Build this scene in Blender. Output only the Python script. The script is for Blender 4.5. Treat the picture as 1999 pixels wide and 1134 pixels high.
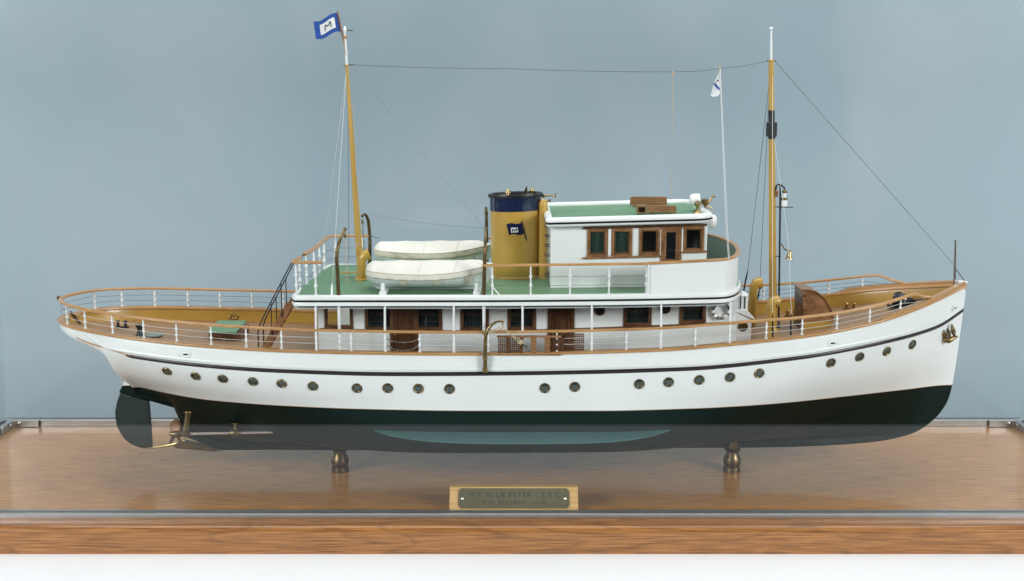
import bpy, bmesh, math, random
from mathutils import Vector, Matrix
random.seed(7)
for o in list(bpy.data.objects): bpy.data.objects.remove(o, do_unlink=True)
scene = bpy.context.scene
col = scene.collection
R = math.radians

# ------------------------------------------------------------------ camera
CAM_X, CAM_D, CAM_H, FPX, TILT = -0.003, 1.5682, 0.531, 2350.0, R(10.18)
cam = bpy.data.cameras.new("camera"); camo = bpy.data.objects.new("camera", cam); col.objects.link(camo)
cam.sensor_width = 36.0; cam.lens = FPX / 1999.0 * 36.0; cam.clip_start = 0.05; cam.clip_end = 60
camo.location = (CAM_X, -CAM_D, CAM_H); camo.rotation_euler = (math.pi / 2 - TILT, 0, 0)
scene.camera = camo

# ------------------------------------------------------------------ world + lamps (indoor, studio lamps, added backdrop fills)
w = bpy.data.worlds.new("World"); scene.world = w; w.use_nodes = True
w.node_tree.nodes["Background"].inputs[0].default_value = (0.86, 0.93, 1.0, 1)
w.node_tree.nodes["Background"].inputs[1].default_value = 0.03
def area(name, loc, target, sx, sy, power, color=(1, 1, 1)):
    l = bpy.data.lights.new(name, 'AREA'); l.shape = 'RECTANGLE'; l.size = sx; l.size_y = sy; l.energy = power; l.color = color
    o = bpy.data.objects.new(name, l); col.objects.link(o); o.location = loc
    o.rotation_euler = (Vector(target) - Vector(loc)).to_track_quat('-Z', 'Y').to_euler()
    return o
area("softbox_overhead", (0.0, 0.0, 1.95), (0, 0.05, 0.2), 2.6, 1.1, 38, (1, 1, .985))
area("softbox_left", (-2.4, -2.35, 1.3), (-0.2, 0, 0.15), 1.1, 0.9, 80, (1, 1, .985))
area("softbox_right", (2.5, -2.35, 1.3), (0.5, 0.2, 0.2), 1.1, 0.9, 87, (1, 1, .985))
area("added_backdrop_fill_left", (-1.75, 0.30, 0.35), (-1.15, 0.9, 0.20), 0.5, 0.7, 3.2, (1, 1, .985))  # added out-of-view fill that brightens the left edge of the backdrop
area("added_backdrop_fill_right", (1.75, 0.30, 0.65), (1.10, 0.9, 0.50), 0.5, 0.7, 4.6, (1, 1, .985))  # matching added fill for the right edge of the backdrop
scene.view_settings.view_transform = 'Standard'; scene.view_settings.look = 'None'
scene.view_settings.exposure = 0.0; scene.view_settings.gamma = 1.0
scene.view_settings.use_curve_mapping = False
scene.render.engine = 'CYCLES'
scene.cycles.max_bounces = 10; scene.cycles.transparent_max_bounces = 16; scene.cycles.caustics_reflective = False

# point seen at a photograph pixel, on the plane Y (depth) of the thing it belongs to
def at(px, py, Y):
    cx, cy = (px - 999.5) / FPX, -(py - 567.0) / FPX
    s, c = math.sin(TILT), math.cos(TILT)
    d = Vector((cx, c + cy * s, -s + cy * c))
    t = (Y + CAM_D) / d.y
    return Vector((CAM_X + d.x * t, Y, CAM_H + d.z * t))
def atz(px, py, Z):
    p0 = Vector((CAM_X, -CAM_D, CAM_H)); d = at(px, py, 0) - p0
    return p0 + d * ((Z - CAM_H) / d.z)

# ------------------------------------------------------------------ interpolation
def spline(nodes):
    xs = [n[0] for n in nodes]; ys = [n[1] for n in nodes]; n = len(xs)
    d = [(ys[i+1]-ys[i])/(xs[i+1]-xs[i]) for i in range(n-1)]
    m = [d[0]] + [0 if d[i-1]*d[i] <= 0 else 2*d[i-1]*d[i]/(d[i-1]+d[i]) for i in range(1, n-1)] + [d[-1]]
    def f(x):
        if x <= xs[0]: return ys[0]
        if x >= xs[-1]: return ys[-1]
        i = 0
        while xs[i+1] < x: i += 1
        h = xs[i+1]-xs[i]; t = (x-xs[i])/h
        return (ys[i]*(2*t**3-3*t*t+1) + h*m[i]*(t**3-2*t*t+t) + ys[i+1]*(-2*t**3+3*t*t) + h*m[i+1]*(t**3-t*t))
    return f
def smooth(a, b, x):
    t = min(1, max(0, (x-a)/(b-a))); return t*t*(3-2*t)
def lerp(a, b, t): return a+(b-a)*t

# ------------------------------------------------------------------ materials
MATS = {}
def mat(name, color, rough=0.5, metal=0.0, spec=0.5, coat=0.0, noise=0.0, nscale=40, bump=0.0, bscale=300):
    m = bpy.data.materials.new(name); m.use_nodes = True; MATS[name] = m
    nt = m.node_tree; p = nt.nodes["Principled BSDF"]
    p.inputs["Base Color"].default_value = (*color, 1); p.inputs["Roughness"].default_value = rough
    p.inputs["Metallic"].default_value = metal; p.inputs["Specular IOR Level"].default_value = spec
    p.inputs["Coat Weight"].default_value = coat; p.inputs["Coat Roughness"].default_value = 0.08
    tc = nt.nodes.new("ShaderNodeTexCoord")
    if noise > 0:
        n = nt.nodes.new("ShaderNodeTexNoise"); n.inputs["Scale"].default_value = nscale; n.inputs["Detail"].default_value = 5
        nt.links.new(tc.outputs["Object"], n.inputs["Vector"])
        r = nt.nodes.new("ShaderNodeMapRange"); r.inputs[1].default_value = .25; r.inputs[2].default_value = .75
        r.inputs[3].default_value = 1-noise; r.inputs[4].default_value = 1+noise
        nt.links.new(n.outputs["Fac"], r.inputs[0])
        v = nt.nodes.new("ShaderNodeVectorMath"); v.operation = 'SCALE'; v.inputs[0].default_value = color
        nt.links.new(r.outputs[0], v.inputs["Scale"]); nt.links.new(v.outputs[0], p.inputs["Base Color"])
    if bump > 0:
        n2 = nt.nodes.new("ShaderNodeTexNoise"); n2.inputs["Scale"].default_value = bscale; n2.inputs["Detail"].default_value = 3
        nt.links.new(tc.outputs["Object"], n2.inputs["Vector"])
        b = nt.nodes.new("ShaderNodeBump"); b.inputs["Strength"].default_value = bump; b.inputs["Distance"].default_value = 0.001
        nt.links.new(n2.outputs["Fac"], b.inputs["Height"]); nt.links.new(b.outputs[0], p.inputs["Normal"])
    return m
def ramp(nt, stops):
    r = nt.nodes.new("ShaderNodeValToRGB"); e = r.color_ramp.elements
    while len(e) < len(stops): e.new(0.5)
    for el, (pos, c) in zip(e, stops): el.position = pos; el.color = (*c, 1)
    return r
def wood(name, dark, light, scale=(8, 200, 200), rough=0.35, coat=0.3, detail=6, figure=0.0, fscale=(2.2, 9, 9), planks=0.0, coat_rough=.12):
    m = bpy.data.materials.new(name); m.use_nodes = True; MATS[name] = m
    nt = m.node_tree; p = nt.nodes["Principled BSDF"]; L = nt.links.new
    tc = nt.nodes.new("ShaderNodeTexCoord"); mp = nt.nodes.new("ShaderNodeMapping"); mp.inputs["Scale"].default_value = scale
    L(tc.outputs["Object"], mp.inputs[0])
    n = nt.nodes.new("ShaderNodeTexNoise"); n.inputs["Scale"].default_value = 1; n.inputs["Detail"].default_value = detail; n.inputs["Roughness"].default_value = .62
    L(mp.outputs[0], n.inputs["Vector"])
    r = ramp(nt, [(0.35, dark), (0.54, [lerp(a, b, .6) for a, b in zip(dark, light)]), (0.69, light)])
    L(n.outputs["Fac"], r.inputs[0]); out = r.outputs[0]
    if figure > 0:
        mp2 = nt.nodes.new("ShaderNodeMapping"); mp2.inputs["Scale"].default_value = fscale; L(tc.outputs["Object"], mp2.inputs[0])
        nz = nt.nodes.new("ShaderNodeTexNoise"); nz.inputs["Scale"].default_value = 1.0; nz.inputs["Detail"].default_value = 3; nz.inputs["Roughness"].default_value = .45
        L(mp2.outputs[0], nz.inputs["Vector"])
        mu = nt.nodes.new("ShaderNodeMath"); mu.operation = 'MULTIPLY'; mu.inputs[1].default_value = 9; L(nz.outputs["Fac"], mu.inputs[0])
        fr = nt.nodes.new("ShaderNodeMath"); fr.operation = 'FRACT'; L(mu.outputs[0], fr.inputs[0])
        r2 = ramp(nt, [(0.0, (1, 1, 1)), (0.72, (1, 1, 1)), (0.9, (1-figure,)*3), (1.0, (1, 1, 1))])
        L(fr.outputs[0], r2.inputs[0])
        mx = nt.nodes.new("ShaderNodeMix"); mx.data_type = 'RGBA'; mx.blend_type = 'MULTIPLY'; mx.inputs[0].default_value = 1
        L(out, mx.inputs[6]); L(r2.outputs[0], mx.inputs[7]); out = mx.outputs[2]
    if planks > 0:
        sp = nt.nodes.new("ShaderNodeSeparateXYZ"); L(tc.outputs["Object"], sp.inputs[0])
        mu = nt.nodes.new("ShaderNodeMath"); mu.operation = 'DIVIDE'; mu.inputs[1].default_value = planks; L(sp.outputs[1], mu.inputs[0])
        fr = nt.nodes.new("ShaderNodeMath"); fr.operation = 'FRACT'; L(mu.outputs[0], fr.inputs[0])
        r2 = ramp(nt, [(0.0, (.45,)*3), (0.1, (1, 1, 1)), (0.93, (1, 1, 1)), (1.0, (.45,)*3)]); L(fr.outputs[0], r2.inputs[0])
        fl = nt.nodes.new("ShaderNodeMath"); fl.operation = 'FLOOR'; L(mu.outputs[0], fl.inputs[0])
        wn = nt.nodes.new("ShaderNodeTexWhiteNoise"); wn.noise_dimensions = '1D'; L(fl.outputs[0], wn.inputs["W"])
        r3 = ramp(nt, [(0, (.86,)*3), (1, (1.1,)*3)]); L(wn.outputs["Value"], r3.inputs[0])
        for rr in (r2, r3):
            mx = nt.nodes.new("ShaderNodeMix"); mx.data_type = 'RGBA'; mx.blend_type = 'MULTIPLY'; mx.inputs[0].default_value = 1
            L(out, mx.inputs[6]); L(rr.outputs[0], mx.inputs[7]); out = mx.outputs[2]
    L(out, p.inputs["Base Color"])
    p.inputs["Roughness"].default_value = rough; p.inputs["Coat Weight"].default_value = coat; p.inputs["Coat Roughness"].default_value = coat_rough
    p.inputs["Specular IOR Level"].default_value = .3
    b = nt.nodes.new("ShaderNodeBump"); b.inputs["Strength"].default_value = .08; b.inputs["Distance"].default_value = .0006
    L(n.outputs["Fac"], b.inputs["Height"]); L(b.outputs[0], p.inputs["Normal"])
    return m

ZW = 0.121     # painted waterline
def hull_paint():
    m = bpy.data.materials.new("hull_paint"); m.use_nodes = True; MATS["hull_paint"] = m
    nt = m.node_tree; p = nt.nodes["Principled BSDF"]; L = nt.links.new
    tc = nt.nodes.new("ShaderNodeTexCoord"); sp = nt.nodes.new("ShaderNodeSeparateXYZ"); L(tc.outputs["Object"], sp.inputs[0])
    mr = nt.nodes.new("ShaderNodeMapRange"); mr.inputs[1].default_value = ZW-.0022; mr.inputs[2].default_value = ZW+.0022; L(sp.outputs[2], mr.inputs[0])
    r = ramp(nt, [(0, (.0008, .0105, .0088)), (.42, (.45, .27, .10)), (.56, (.79, .82, .815))]); r.color_ramp.interpolation = 'CONSTANT'
    L(mr.outputs[0], r.inputs[0])
    n = nt.nodes.new("ShaderNodeTexNoise"); n.inputs["Scale"].default_value = 14; n.inputs["Detail"].default_value = 4; L(tc.outputs["Object"], n.inputs["Vector"])
    m2 = nt.nodes.new("ShaderNodeMapRange"); m2.inputs[3].default_value = .94; m2.inputs[4].default_value = 1.04; L(n.outputs["Fac"], m2.inputs[0])
    v = nt.nodes.new("ShaderNodeVectorMath"); v.operation = 'SCALE'; L(r.outputs[0], v.inputs[0]); L(m2.outputs[0], v.inputs["Scale"])
    L(v.outputs[0], p.inputs["Base Color"])
    r2 = ramp(nt, [(0, (.48,)*3), (.5, (.24,)*3)]); L(mr.outputs[0], r2.inputs[0]); L(r2.outputs[0], p.inputs["Roughness"])
    p.inputs["Specular IOR Level"].default_value = .18
    nb = nt.nodes.new("ShaderNodeTexNoise"); nb.inputs["Scale"].default_value = 22; nb.inputs["Detail"].default_value = 3; L(tc.outputs["Object"], nb.inputs["Vector"])
    bp = nt.nodes.new("ShaderNodeBump"); bp.inputs["Strength"].default_value = .12; bp.inputs["Distance"].default_value = .002; L(nb.outputs["Fac"], bp.inputs["Height"]); L(bp.outputs[0], p.inputs["Normal"])
hull_paint()
mat("white_paint", (.79, .82, .815), .35, noise=.03, nscale=30)
mat("white_metal", (.79, .82, .815), .3)
mat("ochre_paint", (.50, .305, .062), .3, noise=.07, nscale=18, coat=.2)
mat("green_deck", (.135, .265, .155), .45, spec=.3, noise=.14, nscale=14)
mat("dark_green", (.006, .018, .015), .3, noise=.1)
mat("bilge_green", (.035, .105, .10), .35)
mat("black_paint", (.012, .011, .013), .35)
mat("stripe_paint", (.020, .012, .016), .35)
mat("navy_paint", (.008, .016, .055), .22, coat=.3)
mat("flag_blue", (.012, .075, .33), .7, noise=.06, bump=.3, bscale=900)
mat("flag_white", (.8, .81, .82), .75, bump=.3, bscale=900)
mat("brass", (.34, .25, .10), .3, metal=1, noise=.25, nscale=120)
mat("bright_brass", (.46, .345, .16), .30, metal=1, noise=.15, nscale=120)
mat("bronze", (.16, .115, .055), .38, metal=1, noise=.25, nscale=90)
mat("brass_dull", (.24, .18, .085), .34, metal=1, noise=.3, nscale=150)
mat("bronze_green", (.15, .13, .07), .42, metal=1, noise=.35, nscale=150)
mat("bronze_red", (.22, .125, .075), .4, metal=1, noise=.25, nscale=90)
mat("copper_red", (.42, .20, .12), .35, metal=1, noise=.2, nscale=90)
mat("steel", (.62, .62, .62), .25, metal=1)
mat("silver_rod", (.78, .74, .74), .22, metal=1)
mat("aluminium", (.50, .51, .52), .42, metal=1, noise=.06, nscale=60)
mat("gunmetal", (.035, .04, .045), .35, metal=.7, noise=.2, nscale=200)
mat("wire_dark", (.11, .12, .13), .5, metal=.4)
mat("wire_white", (.62, .64, .64), .55)
mat("rope", (.48, .38, .24), .85, noise=.25, nscale=900)
mat("canvas", (.72, .705, .65), .85, noise=.05, nscale=40, bump=.35, bscale=260)
mat("canvas_mid", (.70, .67, .60), .85, noise=.08, nscale=60, bump=.35, bscale=260)
mat("canvas_old", (.60, .56, .46), .85, noise=.12, nscale=60, bump=.35, bscale=260)
mat("boat_white", (.62, .68, .66), .5, noise=.06, nscale=50)
mat("dark_glass", (.006, .008, .011), .06, coat=.2)
mat("port_glass", (.055, .075, .068), .08)
mat("curtain_green", (.022, .066, .044), .8, noise=.3, nscale=400)
mat("curtain_dark", (.010, .020, .024), .85, noise=.3, nscale=400)
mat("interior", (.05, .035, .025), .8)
mat("lamp_white", (.85, .85, .84), .2, coat=.4)
mat("ink", (.02, .02, .018), .6)
mat("plate_brass", (.175, .16, .08), .38, metal=.6, noise=.12, nscale=25)
mat("table_white", (.84, .88, .91), .6, noise=.012, nscale=6)
mat("backdrop_paper", (.245, .310, .352), .95, noise=.02, nscale=3)
wood("rail_wood", (.32, .16, .055), (.58, .33, .14), (30, 900, 900), .32, .3)
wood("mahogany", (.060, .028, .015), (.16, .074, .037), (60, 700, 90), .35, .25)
wood("mahogany_tan", (.16, .074, .032), (.36, .18, .085), (60, 700, 90), .35, .25)  # lighter tan tone of mahogany
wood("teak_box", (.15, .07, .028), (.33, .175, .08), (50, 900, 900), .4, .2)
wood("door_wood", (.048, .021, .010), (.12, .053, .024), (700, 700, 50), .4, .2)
wood("teak_deck", (.24, .145, .08), (.43, .275, .165), (40, 900, 900), .42, .1, planks=.0062)
wood("walnut_veneer", (.27, .110, .025), (.60, .288, .076), (24, 460, 460), .28, .32, detail=10, figure=.10, fscale=(1.6, 10, 10), coat_rough=.035)
wood("walnut_edge", (.155, .060, .017), (.43, .195, .062), (15, 620, 620), .34, .55, detail=10, figure=.26, fscale=(2.4, 5, 15), coat_rough=.09)
wood("plaque_wood", (.50, .29, .10), (.70, .44, .18), (20, 300, 300), .45, .1)

def glass_mat(name, tint=(.975, .985, .985), f0=.027, rough=0.0, haze=0.0):
    m = bpy.data.materials.new(name); m.use_nodes = True; MATS[name] = m
    nt = m.node_tree; nt.nodes.remove(nt.nodes["Principled BSDF"]); L = nt.links.new
    out = nt.nodes["Material Output"]
    tr = nt.nodes.new("ShaderNodeBsdfTransparent"); tr.inputs[0].default_value = (*tint, 1)
    gl = nt.nodes.new("ShaderNodeBsdfGlossy"); gl.inputs["Roughness"].default_value = rough; gl.inputs[0].default_value = (1, 1, 1, 1)
    lw = nt.nodes.new("ShaderNodeLayerWeight"); lw.inputs[0].default_value = .5
    pw = nt.nodes.new("ShaderNodeMath"); pw.operation = 'POWER'; pw.inputs[1].default_value = 5; L(lw.outputs["Facing"], pw.inputs[0])
    ma = nt.nodes.new("ShaderNodeMath"); ma.operation = 'MULTIPLY_ADD'; ma.inputs[1].default_value = 1-f0; ma.inputs[2].default_value = f0; L(pw.outputs[0], ma.inputs[0])
    mx = nt.nodes.new("ShaderNodeMixShader"); L(ma.outputs[0], mx.inputs[0]); L(tr.outputs[0], mx.inputs[1]); L(gl.outputs[0], mx.inputs[2])
    res = mx.outputs[0]
    if haze > 0:      # cloudy reflections painted into the pane as uneven pale haze
        tc = nt.nodes.new("ShaderNodeTexCoord"); mp = nt.nodes.new("ShaderNodeMapping"); mp.inputs["Scale"].default_value = (3.2, 3.2, 1.7); L(tc.outputs["Object"], mp.inputs[0])
        n1 = nt.nodes.new("ShaderNodeTexNoise"); n1.inputs["Scale"].default_value = 1.0; n1.inputs["Detail"].default_value = 6; n1.inputs["Roughness"].default_value = .55; n1.inputs["Distortion"].default_value = .6; L(mp.outputs[0], n1.inputs["Vector"])
        mr = nt.nodes.new("ShaderNodeMapRange"); mr.inputs[1].default_value = .38; mr.inputs[2].default_value = .72; mr.inputs[3].default_value = 0; mr.inputs[4].default_value = haze; L(n1.outputs["Fac"], mr.inputs[0])
        df = nt.nodes.new("ShaderNodeBsdfDiffuse"); df.inputs[0].default_value = (.8, .82, .84, 1)
        m3 = nt.nodes.new("ShaderNodeMixShader"); L(mr.outputs[0], m3.inputs[0]); L(res, m3.inputs[1]); L(df.outputs[0], m3.inputs[2]); res = m3.outputs[0]
    L(res, out.inputs["Surface"])
glass_mat("case_glass", f0=.021); glass_mat("rear_glass", f0=.022, rough=.13, haze=.07)

# ------------------------------------------------------------------ mesh building
class MB:
    def __init__(s): s.v = []; s.f = []
    def add(s, vs, fs):
        o = len(s.v); s.v += [tuple(x) for x in vs]; s.f += [tuple(i+o for i in f) for f in fs]; return s
    def box(s, c, d, rot=None, taper=1.0):
        vs = []
        for z in (-.5, .5):
            k = taper if z > 0 else 1
            for x, y in ((-.5, -.5), (.5, -.5), (.5, .5), (-.5, .5)):
                p = Vector((x*d[0]*k, y*d[1]*k, z*d[2]))
                if rot: p = rot @ p
                vs.append(p+Vector(c))
        return s.add(vs, [(3, 2, 1, 0), (4, 5, 6, 7), (0, 1, 5, 4), (1, 2, 6, 5), (2, 3, 7, 6), (3, 0, 4, 7)])
    def bbox(s, a, b):
        c = [(x+y)/2 for x, y in zip(a, b)]; d = [abs(y-x) for x, y in zip(a, b)]; return s.box(c, d)
    def prism(s, poly, y0, y1):      # poly in (x, z)
        n = len(poly)
        vs = [(x, y0, z) for x, z in poly]+[(x, y1, z) for x, z in poly]
        return s.add(vs, [tuple(range(n)), tuple(range(2*n-1, n-1, -1))]+[(i, i+n, (i+1) % n+n, (i+1) % n) for i in range(n)])
    def prismz(s, poly, z0, z1):     # poly in (x, y)
        n = len(poly)
        vs = [(x, y, z0) for x, y in poly]+[(x, y, z1) for x, y in poly]
        return s.add(vs, [tuple(range(n-1, -1, -1)), tuple(range(n, 2*n))]+[(i, (i+1) % n, (i+1) % n+n, i+n) for i in range(n)])
    def tube(s, path, r, n=8, caps=True):
        path = [Vector(p) for p in path]; rs = r if isinstance(r, (list, tuple)) else [r]*len(path)
        up = None; rings = []
        for i, p in enumerate(path):
            t = (path[min(i+1, len(path)-1)]-path[max(i-1, 0)])
            if t.length < 1e-9: t = Vector((0, 0, 1))
            t.normalize()
            if up is None: up = t.orthogonal().normalized()
            else:
                up = up - t*up.dot(t)
                up = up.normalized() if up.length > 1e-6 else t.orthogonal().normalized()
            sd = t.cross(up); rings.append([p+(up*math.cos(2*math.pi*k/n)+sd*math.sin(2*math.pi*k/n))*rs[i] for k in range(n)])
        vs = [q for g in rings for q in g]; fs = []
        for i in range(len(rings)-1):
            for k in range(n): fs.append((i*n+k, i*n+(k+1) % n, (i+1)*n+(k+1) % n, (i+1)*n+k))
        if caps: fs += [tuple(range(n-1, -1, -1)), tuple(range((len(rings)-1)*n, len(rings)*n))]
        return s.add(vs, fs)
    def lathe(s, prof, c=(0, 0, 0), axis=(0, 0, 1), n=16):   # prof: (r, h)
        a = Vector(axis).normalized(); u = a.orthogonal().normalized(); v = a.cross(u); c = Vector(c)
        vs = [c+a*h+(u*math.cos(2*math.pi*k/n)+v*math.sin(2*math.pi*k/n))*max(r, 1e-6) for r, h in prof for k in range(n)]; fs = []
        for i in range(len(prof)-1):
            for k in range(n): fs.append((i*n+k, i*n+(k+1) % n, (i+1)*n+(k+1) % n, (i+1)*n+k))
        fs += [tuple(range(n-1, -1, -1)), tuple(range((len(prof)-1)*n, len(prof)*n))]
        return s.add(vs, fs)
    def grid(s, rows, closed_u=False, closed_v=False):
        nu, nv = len(rows), len(rows[0]); vs = [q for r_ in rows for q in r_]; fs = []
        for i in range(nu if closed_u else nu-1):
            for k in range(nv if closed_v else nv-1):
                i2, k2 = (i+1) % nu, (k+1) % nv
                fs.append((i*nv+k, i*nv+k2, i2*nv+k2, i2*nv+k))
        return s.add(vs, fs)
    def sphere(s, c, r, n=12, sz=None):
        sz = sz or (1, 1, 1); c = Vector(c)
        rows = [[c+Vector((r*sz[0]*math.sin(a)*math.cos(b), r*sz[1]*math.sin(a)*math.sin(b), r*sz[2]*math.cos(a))) for b in [2*math.pi*k/n for k in range(n)]] for a in [max(.001, math.pi*i/8*.9997) for i in range(9)]]
        return s.grid(rows, closed_v=True)

def world(o):
    m = o.matrix_basis.copy()
    if o.parent: m = world(o.parent) @ o.matrix_parent_inverse @ m
    return m
def put(o, parent):
    if parent is not None:
        o.parent = parent; o.matrix_parent_inverse = world(parent).inverted()
    return o
def obj(name, mb, material, parent=None, smooth_angle=35, label=None, bevel=0.0, flip=True):
    me = bpy.data.meshes.new(name)
    if isinstance(mb, MB): me.from_pydata(mb.v, [], mb.f)
    else: me = mb
    if flip and isinstance(mb, MB):
        bm = bmesh.new(); bm.from_mesh(me); bmesh.ops.recalc_face_normals(bm, faces=bm.faces); bm.to_mesh(me); bm.free()
    me.materials.append(MATS[material])
    if smooth_angle:
        for p in me.polygons: p.use_smooth = True
        me.set_sharp_from_angle(angle=R(smooth_angle))
    o = bpy.data.objects.new(name, me); col.objects.link(o)
    if bevel > 0:
        b = o.modifiers.new("edge", 'BEVEL'); b.width = bevel; b.segments = 2; b.limit_method = 'ANGLE'; b.angle_limit = R(40)
    if label: o["label"] = label
    return put(o, parent)
def inst(o, loc, parent, rotz=0, scale=None):
    c = o.copy(); col.objects.link(c); c.parent = None; c.matrix_parent_inverse = Matrix.Identity(4)
    c.location = loc; c.rotation_euler = (0, 0, rotz)
    if scale: c.scale = scale
    return put(c, parent)
def empty(name, loc, label, cat, group=None):
    o = bpy.data.objects.new(name, None); col.objects.link(o); o.location = loc; o.empty_display_size = .02
    return tag(o, label, cat, group)
def tag(o, label, cat, group=None):
    o["label"] = label; o["category"] = cat
    if group: o["group"] = group
    return o
def structure(o): o["kind"] = "structure"; return o
def text(name, body, size, mtx, material, parent, space=1.0, depth=.0002, bold=0.0):
    cu = bpy.data.curves.new(name, 'FONT'); cu.body = body; cu.size = size; cu.align_x = 'CENTER'; cu.align_y = 'CENTER'
    cu.space_character = space; cu.extrude = depth; cu.offset = bold; cu.resolution_u = 3
    t = bpy.data.objects.new(name+"_tmp", cu); col.objects.link(t)
    dg = bpy.context.evaluated_depsgraph_get(); me = bpy.data.meshes.new_from_object(t.evaluated_get(dg))
    bpy.data.objects.remove(t, do_unlink=True); me.transform(mtx)
    return obj(name, me, material, parent, smooth_angle=0)
ROT_FACE = Matrix.Rotation(math.pi/2, 4, 'X')      # text plane XY -> XZ, facing -Y

# ------------------------------------------------------------------ table and backdrop
TZ = -0.0345
t = MB().bbox((-2.2, -0.68, TZ-.03), (2.2, 0.30, TZ)); structure(obj("table_top", t, "table_white", bevel=.002))
rows = []
for k in range(41):
    a = k/40
    if a < .06: y, z = lerp(.302, .34, a/.06), TZ-.004
    elif a < .75:
        th = (a-.06)/.69*math.pi/2; y, z = .34+.56*math.sin(th), TZ-.004+.56*(1-math.cos(th))
    else: y, z = .90, lerp(TZ-.004+.56, 2.6, (a-.75)/.25)
    rows.append([(x, y, z) for x in (-2.6, 0, 2.6)])
structure(obj("backdrop", MB().grid(rows), "backdrop_paper", smooth_angle=60))
fl = MB().bbox((-6, -6, -.95), (6, 3, -.9)); mat("floor_dark", (.035, .035, .038), .8); structure(obj("floor", fl, "floor_dark"))

# ------------------------------------------------------------------ display case
case = empty("display_case", (0, 0.02, TZ), "long glass display case with walnut base and aluminium rails around the ship", "display case")
XE, YF, YB = 0.805, -0.205, 0.250
base = obj("base_panel", MB().bbox((-XE+.03, YF+.022, TZ+.001), (XE-.03, YB-.022, 0)), "walnut_veneer", case)
def moulding(name, a, b, inward):
    # quarter-rounded edging swept from a to b ; inward = plan direction to the panel
    a, b, n = Vector(a), Vector(b), Vector(inward)
    prof = [(0.0215, -.0003)]+[(.009-.009*math.sin(th), -.009+.009*math.cos(th)-.0003) for th in [i*math.pi/2/8 for i in range(9)]]+[(0, TZ), (.0215, TZ)]
    rows = [[p+n*o+Vector((0, 0, z)) for o, z in prof] for p in (a, b)]
    m = MB().grid(rows, closed_v=True); k = len(prof); m.f += [tuple(range(k)), tuple(range(2*k-1, k-1, -1))]
    return obj(name, m, "walnut_edge", case, 25)
moulding("edge_moulding", (-XE, YF, 0), (XE, YF, 0), (0, 1, 0)); moulding("edge_moulding", (-XE, YB, 0), (XE, YB, 0), (0, -1, 0))
moulding("edge_moulding", (-XE, YF+.0215, 0), (-XE, YB-.0215, 0), (1, 0, 0)); moulding("edge_moulding", (XE, YF+.0215, 0), (XE, YB-.0215, 0), (-1, 0, 0))
GX, GF, GB = 0.776, -0.1725, 0.2165
def channel(a, b, n, h):        # U-shaped glazing channel centred on the pane line
    a, b, n = Vector(a), Vector(b), Vector(n)
    prof = [(-.0075, .0), (-.0075, h-.0008), (-.0067, h), (-.0035, h), (-.0035, .002), (.0035, .002), (.0035, h), (.0067, h), (.0075, h-.0008), (.0075, .0)]
    rows = [[p+n*o+Vector((0, 0, z+.0004)) for o, z in prof] for p in (a, b)]
    m = MB().grid(rows, closed_v=True); k = len(prof); m.f += [tuple(range(k)), tuple(range(2*k-1, k-1, -1))]
    return obj("glazing_channel", m, "aluminium", case, 20)
channel((-GX-.0075, GF, 0), (GX+.0075, GF, 0), (0, 1, 0), .0064); channel((-GX-.0075, GB, 0), (GX+.0075, GB, 0), (0, 1, 0), .0105)
channel((-GX, GF+.008, 0), (-GX, GB-.008, 0), (1, 0, 0), .0105); channel((GX, GF+.008, 0), (GX, GB-.008, 0), (1, 0, 0), .0105)
GH = 0.80
obj("glass_pane", MB().bbox((-GX-.003, GF-.003, .003), (GX+.003, GF+.003, GH)), "case_glass", case, 0, label="front glass pane")
obj("glass_pane", MB().bbox((-GX-.003, GB-.003, .003), (GX+.003, GB+.003, GH)), "rear_glass", case, 0, label="rear glass pane")
for sx in (-1, 1): obj("glass_pane", MB().bbox((sx*GX-.003, GF+.0036, .003), (sx*GX+.003, GB-.0036, GH)), "rear_glass", case, 0, label="end glass pane")
for sx in (-1, 1):
    cx, cy = sx*(GX-.0078), GB-.0078
    poly = [(0, 0), (.040, 0), (.0425, -.0012), (.0425, -.004), (.0065, -.004), (.004, -.0065), (.004, -.0425), (.0012, -.0425), (0, -.040)]
    poly = [(cx-sx*x, cy+y) for x, y in poly]
    br = obj("corner_bracket", MB().prismz(poly, .0006, .0112), "aluminium", case, 30, bevel=.0006)
    sc = [(.0, .0016), (.0016, .0014), (.0027, .0007), (.003, 0)]
    obj("screw", MB().lathe(sc[::-1], (cx-sx*.013, cy-.004, .0062), (0, -1, 0), 14), "steel", br)
    obj("screw", MB().lathe(sc[::-1], (cx-sx*.004, cy-.013, .0062), (-sx, 0, 0), 14), "steel", br)

# ------------------------------------------------------------------ pedestals
prof = [(.0118, 0), (.0118, .0065), (.0108, .0072), (.0095, .0078), (.0112, .0095), (.0122, .013), (.0122, .0165), (.0108, .0205), (.0088, .024), (.0085, .0275), (.0105, .0292), (.0115, .031), (.0098, .0325), (.0062, .0335)]
for px, word in ((664, "aft"), (1429, "forward")):
    x = at(px, 905, 0).x
    p = empty("pedestal", (x, 0, 0), "turned brass pedestal under the "+("stern" if word == "aft" else "bow")+" half of the keel", "pedestal", "pedestals under the keel")
    obj("turned_column", MB().lathe(prof, (x, 0, .0006), n=28), "bronze", p, 30)
    obj("saddle_fork", MB().prism([(x-.0062, .0335), (x+.0062, .0335), (x+.0062, .0385), (x+.004, .0425), (x, .0445), (x-.004, .0425), (x-.0062, .0385)], -.0085, -.0056).prism([(x-.0062, .0335), (x+.0062, .0335), (x+.0062, .0385), (x+.004, .0425), (x, .0445), (x-.004, .0425), (x-.0062, .0385)], .0056, .0085), "bronze", p, 30)

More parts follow.
